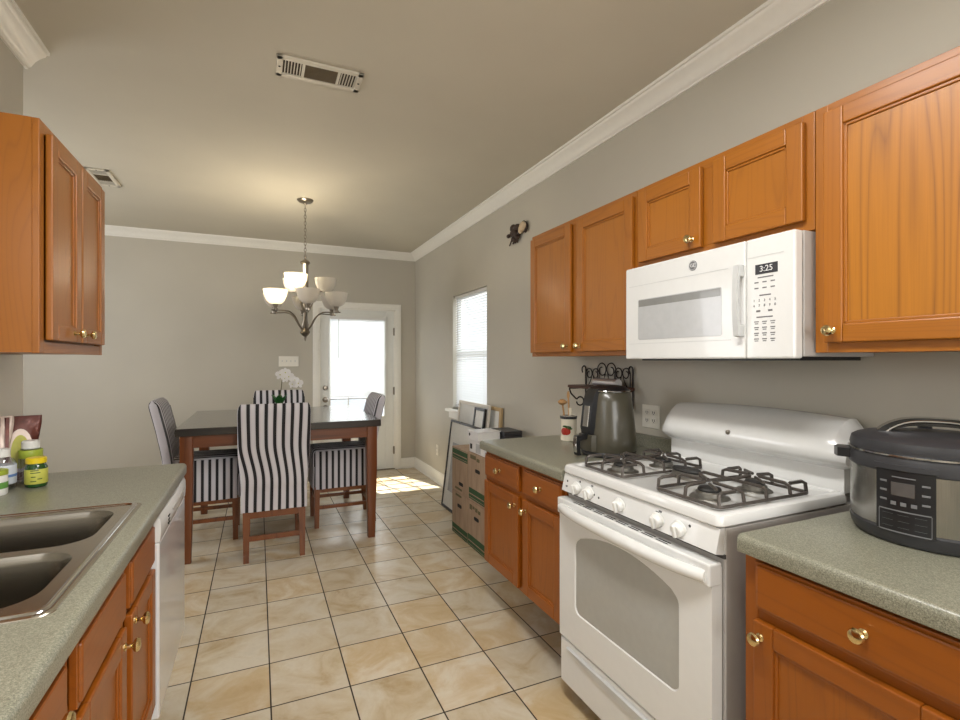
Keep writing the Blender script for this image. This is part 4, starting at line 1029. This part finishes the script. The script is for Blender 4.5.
# chair, local frame: faces +Y, origin on the floor under the seat middle
SP = .054
def make_chair(label):
    t = thing('dining_chair', label, 'chair', (0, 0, 0), 0, 'striped slipcovered chairs at the dining table')
    def sm(u): u = max(0, min(1, u)); return u * u * (3 - 2 * u)
    lp = []
    zs = [.335 + .735 * k / 34 for k in range(35)]
    hw0 = .230
    def ring_(z, hw, th, yc):
        out = []
        for k in range(36):
            a = 2 * PI * k / 36; c_, s_ = math.cos(a), math.sin(a)
            x = hw * math.copysign(abs(c_) ** .22, c_); y = yc + th / 2 * math.copysign(abs(s_) ** .35, s_)
            if z < .62: y += .004 * math.sin(x * 60) * (1 - sm((z - .335) / .285))
            out.append((x, y, z))
        return out
    for z in zs:
        top = max(0, (z - 1.0) / .07)
        hw = hw0 - .018 * sm((.78 - z) / .3) - .018 * top ** 3
        th = .075 if z > .5 else .05
        th *= math.sqrt(max(.05, 1 - top ** 2.5 * .93))
        yc = -.205 - .095 * max(0, (z - .60) / .47) ** 1.3
        lp.append(ring_(z, hw, th, yc))
    def uvb(co, n):
        if abs(n.x) > .75: return (.22 + co.y * .0, co.z)
        sh = -.046 * sm((.80 - co.z) / .27) * (1 - .65 * (co.x + .2) / .4)
        return ((co.x + sh) / SP + .5 + .05 * math.sin(co.z * 9 + co.x * 8), co.z)
    build('back_cover', MB().loft(lp), 'stripe', t, local=True, smooth=60, uvf=uvb)
    # piping along the side edges of the back
    for sx in (-1, 1):
        pts = [(sx * (hw0 - .004), -.205 - .095 * max(0, (z - .60) / .47) ** 1.3 + .030, z) for z in zs[12:32]]
        build('piping', MB().tube(pts, .006, 6), 'black_soft', t, local=True)
    lp = []
    def sring(z, hx_, y0, y1):
        out = []
        for k in range(64):
            a = 2 * PI * (k + .5) / 64; c_, s_ = math.cos(a), math.sin(a)
            x = hx_ * math.copysign(abs(c_) ** .2, c_); y = (y0 + y1) / 2 + (y1 - y0) / 2 * math.copysign(abs(s_) ** .2, s_)
            f = .006 * (1 - sm((z - .30) / .3)) if z < .6 else 0
            x += f * math.sin(y * 55) * (1 if abs(x) > hx_ * .9 else 0); y += f * math.sin(x * 55) * (1 if y > y1 - .05 else 0)
            out.append((x, y, z + (.014 * math.cos(x / hx_ * 1.4) if z > .61 else 0)))
        return out
    for z, hx_, e in ((.318, .208, 0), (.40, .206, 0), (.50, .204, 0), (.58, .204, 0), (.605, .203, 0), (.620, .196, -.008), (.630, .18, -.022), (.634, .13, -.06)):
        lp.append(sring(z, hx_, -.19 - e * .5, .268 + e))
    def uvs(co, n):
        if n.z > .6: return (co.x / SP + .5, co.y)
        if abs(n.x) > abs(n.y): return (co.y / .048 + .2, co.z)
        return (co.x / SP + .5, co.z)
    build('seat_cover', MB().loft(lp), 'stripe', t, local=True, smooth=60, uvf=uvs)
    for sx in (-1, 1):
        build('leg', MB().loft([[(sx * .178 + a * h, y + b_ * h, z) for a, b_ in ((-1, -1), (1, -1), (1, 1), (-1, 1))] for h, y, z in ((.017, -.228, 0), (.022, -.200, .335))]), 'chair_wood', t, local=True)
        build('leg', MB().loft([[(sx * .178 + a * h, y + b_ * h, z) for a, b_ in ((-1, -1), (1, -1), (1, 1), (-1, 1))] for h, y, z in ((.017, .234, 0), (.022, .232, .335))]), 'chair_wood', t, local=True)
        build('stretcher', MB().box(sx * .178 - .009, sx * .178 + .009, -.20, .23, .150, .178, .002), 'chair_wood', t, local=True)
        build('seat_rail', MB().box(sx * .178 - .01, sx * .178 + .01, -.195, .225, .285, .335, .002), 'chair_wood', t, local=True)
    build('stretcher', MB().box(-.17, .17, -.222, -.203, .135, .170, .002), 'chair_wood', t, local=True)
    build('stretcher', MB().box(-.17, .17, .224, .240, .20, .228, .002), 'chair_wood', t, local=True)
    build('seat_rail', MB().box(-.17, .17, -.212, -.194, .285, .335, .002), 'chair_wood', t, local=True)
    build('seat_rail', MB().box(-.17, .17, .222, .242, .285, .335, .002), 'chair_wood', t, local=True)
    return t
ch = make_chair('striped chair seen from behind at the near side of the table')
ch.location = (.105, 3.905, 0)
for loc, rz, lab in (((.668, 4.385, 0), R(90), 'striped chair at the right side of the table, by the door'),
                     ((-.390, 4.385, 0), R(-90), 'striped chair at the left side of the table, by the counter end'),
                     ((.19, 4.935, 0), R(180), 'striped chair at the far side of the table behind the orchid')):
    c2 = tree_copy(ch); c2.location = loc; c2.rotation_euler = (0, 0, rz); c2['label'] = lab
# ---- orchid
ox, oy = .160, 4.40
t = thing('orchid', 'white orchid with green leaves on the dining table', 'plant', (ox, oy, TZ))
build('pot', MB().lathe([(.032, 0), (.036, .004), (.045, .075), (.047, .080), (.041, .078), (.036, .06), (0, .06)], (ox, oy, TZ), 'z', 22), 'ceramic', t)
for k in range(6):
    a = 2 * PI * k / 6 + .4; lpz = []
    for i in range(9):
        u = i / 8; w_ = .022 * math.sin(PI * (.12 + .88 * u)) + .002; r = .01 + .055 * u; h = .07 + .16 * u - .06 * u * u
        c_ = Vector((ox + r * math.cos(a), oy + r * math.sin(a), TZ + h)); tt = Vector((-math.sin(a), math.cos(a), 0))
        lpz.append([tuple(c_ - tt * w_), tuple(c_ + Vector((0, 0, -.004))), tuple(c_ + tt * w_), tuple(c_ + Vector((0, 0, .003)))])
    build('leaf', MB().loft(lpz), 'leaf', t)
stem = [(ox, oy, TZ + .06), (ox + .01, oy, TZ + .18), (ox + .02, oy, TZ + .28), (ox + .04, oy, TZ + .335), (ox + .085, oy - .01, TZ + .33), (ox + .13, oy - .01, TZ + .285), (ox + .15, oy - .01, TZ + .23)]
build('stem', MB().tube(stem, .0035, 6), 'stem', t)
def bloom(c, yaw, s_):
    m = MB()
    for k in range(5):
        a = R(90 + 72 * k); rr = .034 * s_ * (1.0 if k else .9); wd = .015 * s_ * (1.3 if k in (1, 4) else .8)
        ex, ez = math.cos(a), math.sin(a); vs = []
        for j in range(10):
            q = 2 * PI * j / 10; u = rr * .55 * (1 + math.cos(q)); v_ = wd * math.sin(q)
            vs.append((u * ex - v_ * ez, -.006 - .010 * (u / rr) * (1 - u / rr * .8), u * ez + v_ * ex))
        m.add(vs + [(v[0], v[1] + .002, v[2]) for v in vs], [tuple(range(10)), tuple(range(19, 9, -1))] + [(j, (j + 1) % 10, 10 + (j + 1) % 10, 10 + j) for j in range(10)])
    return m.xf(Matrix.Translation(c) @ Matrix.Rotation(yaw, 4, 'Z'))
for (dx, dz, yw, s_) in ((.005, .335, .3, 1.15), (.045, .352, -.1, 1.2), (.070, .318, .1, 1.2), (.040, .305, .5, 1.0), (.118, .288, -.3, 1.05), (.145, .262, .2, 1.15), (.098, .255, .4, .9)):
    f = build('flower', bloom((ox + dx, oy - .014, TZ + dz), yw, s_), 'petal', t)
    build('flower_centre', MB().ball((ox + dx, oy - .022, TZ + dz), .005, n=8), 'label_yellow', f)

# ================================================================ CHANDELIER
hx_, hy_ = .362, 4.40
t = thing('chandelier', 'nine-arm nickel chandelier with glass bowl shades over the dining table', 'chandelier', (hx_, hy_, ZC))
build('canopy', MB().lathe([(.066, ZC), (.066, ZC - .006), (.05, ZC - .022), (.018, ZC - .030), (.010, ZC - .04), (0, ZC - .041)], (hx_, hy_, 0), 'z', 26), 'nickel', t)
chn = MB(); z = ZC - .045; k = 0
while z > 2.235:
    pts = []
    for j in range(12):
        a = 2 * PI * j / 12; u, v_ = .0085 * math.cos(a), .019 * math.sin(a)
        pts.append((hx_ + (u if k % 2 else 0), hy_ + (0 if k % 2 else u), z - .012 + v_))
    chn.tube(pts, .0026, 5, closed=True); z -= .028; k += 1
build('chain', chn, 'nickel', t)
build('column', MB().lathe([(.006, 2.235), (.012, 2.225), (.008, 2.212), (.02, 2.205), (.040, 2.190), (.042, 2.178), (.030, 2.168), (.026, 2.160), (.0255, 1.90), (.030, 1.885), (.030, 1.86), (.018, 1.845), (.020, 1.70), (.030, 1.66), (.024, 1.63), (.036, 1.608), (.042, 1.592), (.030, 1.575), (.012, 1.560), (.010, 1.545), (.004, 1.525), (0, 1.522)], (hx_, hy_, 0), 'z', 22), 'nickel', t)
lit = {(0, 1), (1, 0)}
def arm_set(tier, n, rad, zrim, a_off, zs, sr):
    for k in range(n):
        a = a_off + 2 * PI * k / n; c_, s_ = math.cos(a), math.sin(a)
        def P(r, z): return (hx_ + r * c_, hy_ + r * s_, z)
        zb = zrim - .115
        if tier == 0: pts = [P(.022, zs), P(.06, zs + .05), P(.10, zs + .115), P(.15, zs + .148), P(.21, zs + .152), P(rad + .035, zs + .150)]
        else: pts = [P(.02, zs), P(.055, zs + .07), P(.085, zs + .15), P(.13, zs + .185), P(rad + .03, zs + .185)]
        # smooth the arm
        sm_ = []
        for i in range(len(pts) - 1):
            p0, p1, p2, p3 = [Vector(pts[max(0, min(len(pts) - 1, q))]) for q in (i - 1, i, i + 1, i + 2)]
            for u in (0, .25, .5, .75):
                sm_.append(.5 * ((2 * p1) + (p2 - p0) * u + (2 * p0 - 5 * p1 + 4 * p2 - p3) * u * u + (3 * p1 - p0 - 3 * p2 + p3) * u ** 3))
        sm_.append(Vector(pts[-1]))
        ar = build('arm', MB().tube(sm_, .0058, 8), 'nickel', t)
        zsock = pts[-1][2]
        c0 = P(rad, 0)
        build('socket', MB().lathe([(.012, zsock - .006), (.020, zsock), (.022, zsock + .014), (.014, zsock + .020), (.018, zsock + .032), (.024, zb + .004), (.010, zb + .01), (.010, zb + .035), (0, zb + .036)], (c0[0], c0[1], 0), 'z', 16), 'nickel', ar)
        prof = [(.022, zb), (.046, zb + .009), (.067, zb + .030), (.083, zb + .066), (sr, zrim - .004), (sr + .001, zrim), (sr - .004, zrim), (.079, zb + .066), (.063, zb + .033), (.044, zb + .014), (.022, zb + .006)]
        l_ = (tier, k) in lit
        sh = build('shade', MB().lathe(prof, (c0[0], c0[1], 0), 'z', 28), 'shade_lit' if l_ else 'shade', t)
        build('bulb', MB().ball((c0[0], c0[1], zb + .062), (.020, .020, .028)), 'paper', sh)
        if l_: light('chandelier_bulb_light', 'POINT', (c0[0], c0[1], zb + .115), 7.5, (1.0, .86, .64), shadow_soft_size=.025)
arm_set(0, 6, .272, 1.925, R(-150 - 60), 1.612, .093)
arm_set(1, 3, .165, 2.060, R(-120), 1.765, .090)

# ================================================================ CARDBOARD BOXES AND FRAMES BY THE RIGHT WALL
BXF = 1.42
def carton(label, y0, y1, z0, z1, band, hole, marks, dark=None):
    t = thing('cardboard_box', label, 'box', ((BXF + 1.725) / 2, (y0 + y1) / 2, z0), 0, 'cardboard boxes beside the base cabinet')
    build('carton', MB().box(BXF, 1.722, y0 + .002, y1 - .002, z0 + .001, z1 - .001, .004), 'card', t)
    b_ = MB().box(BXF - .0008, BXF + .002, y0 + .004 + band[2], y1 - .006 - band[3], z0 + band[0], z0 + band[1])
    bo = build('printed_band', b_, 'card_green', t)
    build('band_line', MB().box(BXF - .0014, BXF + .002, y0 + .012 + band[2], y1 - .014 - band[3], z0 + (band[0] + band[1]) / 2 - .006, z0 + (band[0] + band[1]) / 2 + .001).box(BXF - .0014, BXF + .002, y0 + .012 + band[2], y1 - .014 - band[3], z0 + band[0] + .010, z0 + band[0] + .013), 'label_yellow' if False else 'card', bo)
    yc, zc = (y0 + y1) / 2 + hole[0], z0 + hole[1]
    pts = rrect(yc - .042, yc + .042, zc - .013, zc + .013, .012, 0)
    build('hand_hole', MB().prism([(p[0], p[1]) for p in pts], 'x', BXF - .0010, BXF + .002), 'dark', t)
    mk = MB()
    for (a, z, w_, h) in marks: mk.box(BXF - .0010, BXF + .002, (y0 + y1) / 2 + a - w_, (y0 + y1) / 2 + a + w_, z0 + z - h, z0 + z + h)
    if marks: build('print_marks', mk, 'card_dark' if dark is None else dark, t)
    return t
YM = 3.392; YA, YZ = 3.716, 3.068
carton('cardboard box with dark handle slot, bottom left of the stack', YM, YA, 0, .335, (.0, .075, 0, 0), (0, .235), [(.02, .312, .06, .008)])
carton('cardboard box with dark logo print, bottom right of the stack', YZ, YM, 0, .335, (.0, .085, 0, 0), (0, .225), [(.10, .290, .022, .018), (.05, .295, .018, .010), (.0, .290, .02, .014), (-.05, .285, .02, .012)])
carton('cardboard box with green band along its top, top left of the stack', YM, YA, .335, .680, (.255, .330, 0, .01), (-.03, .075), [(.02, .03, .07, .008)])
carton('cardboard box with green label near its base, top right of the stack', YZ, YM, .335, .690, (.015, .095, .02, .02), (-.02, .235), [(.06, .325, .05, .014), (-.03, .315, .025, .012)])
# binders on the stack
t = thing('file_box', 'white file box with black finger hole on the right stack of boxes', 'file box', (1.58, 3.25, .69))
build('case', MB().box(1.425, 1.72, 3.10, 3.372, .690, .783, .006), 'binder_white', t)
build('finger_hole', MB().box(1.4235, 1.428, 3.318, 3.352, .715, .752), 'dark', t)
build('label', MB().box(1.4238, 1.428, 3.17, 3.25, .70, .765), 'paper_gray', t)
t = thing('binder', 'white ring binder lying on top of the white file box', 'binder', (1.5, 3.28, .785))
build('cover', MB().box(1.415, 1.598, 3.195, 3.372, .7845, .788, .001).box(1.415, 1.598, 3.195, 3.372, .846, .850, .001).box(1.413, 1.417, 3.195, 3.372, .7845, .850, .001), 'binder_white', t)
build('pages', MB().box(1.42, 1.592, 3.20, 3.368, .788, .846), 'paper', t)
build('finger_ring', MB().lathe([(.011, 0), (.011, .002), (0, .002)], (1.413, 3.335, .822), '-x', 16), 'dark', t)
t = thing('black_case', 'flat black case lying beside the white binder near the wall', 'case', (1.68, 3.28, .785))
build('lower_shell', MB().box(1.602, 1.750, 3.150, 3.372, .7845, .818, .004), 'black_soft', t)
build('upper_shell', MB().box(1.602, 1.750, 3.150, 3.372, .820, .850, .004), 'black_soft', t)
# leaning frames
def frame(label, y0, y1, xb, zb, xt, zt, bw, fm, pm, th=.022, grp='picture frames leaning under the window', mat2=None):
    h = math.hypot(xt - xb, zt - zb); lean = math.atan2(xt - xb, zt - zb)
    t = thing('picture_frame', label, 'picture frame', (xb, (y0 + y1) / 2, zb), 0, grp)
    hw = (y1 - y0) / 2
    rot = Matrix.Rotation(lean, 4, 'Y')
    m = MB().box(0, th, -hw, -hw + bw, 0, h, .003).box(0, th, hw - bw, hw, 0, h, .003).box(0, th, -hw + bw, hw - bw, 0, bw, .003).box(0, th, -hw + bw, hw - bw, h - bw, h, .003)
    build('frame', m.xf(rot), fm, t, local=True)
    build('picture', MB().box(th * .45, th * .8, -hw + bw - .002, hw - bw + .002, bw - .002, h - bw + .002).xf(rot), pm, t, local=True)
    if mat2: build('printed_image', MB().box(th * .40, th * .5, -hw * mat2[0], hw * mat2[1], h * mat2[2], h * mat2[3]).xf(rot), 'paper_gray', t, local=True)
    return t
frame('large cream frame with white picture leaning against the window sill', 3.722, 4.40, 1.640, .001, 1.752, .985, .03, 'white_frame', 'paper', mat2=(.6, .75, .25, .8))
frame('dark-edged frame leaning lowest in front of the large cream frame', 3.76, 4.415, 1.575, .001, 1.675, .800, .018, 'black_soft', 'paper', mat2=(.7, .7, .2, .75))
frame('narrow black frame with white picture at the front of the frames', 3.74, 3.96, 1.602, .001, 1.722, .955, .022, 'black', 'paper', th=.02)
frame('thick tan wooden frame at the right end of the leaning frames', 3.60, 3.92, 1.738, .001, 1.800, .972, .03, 'tan_frame', 'paper', th=.024)
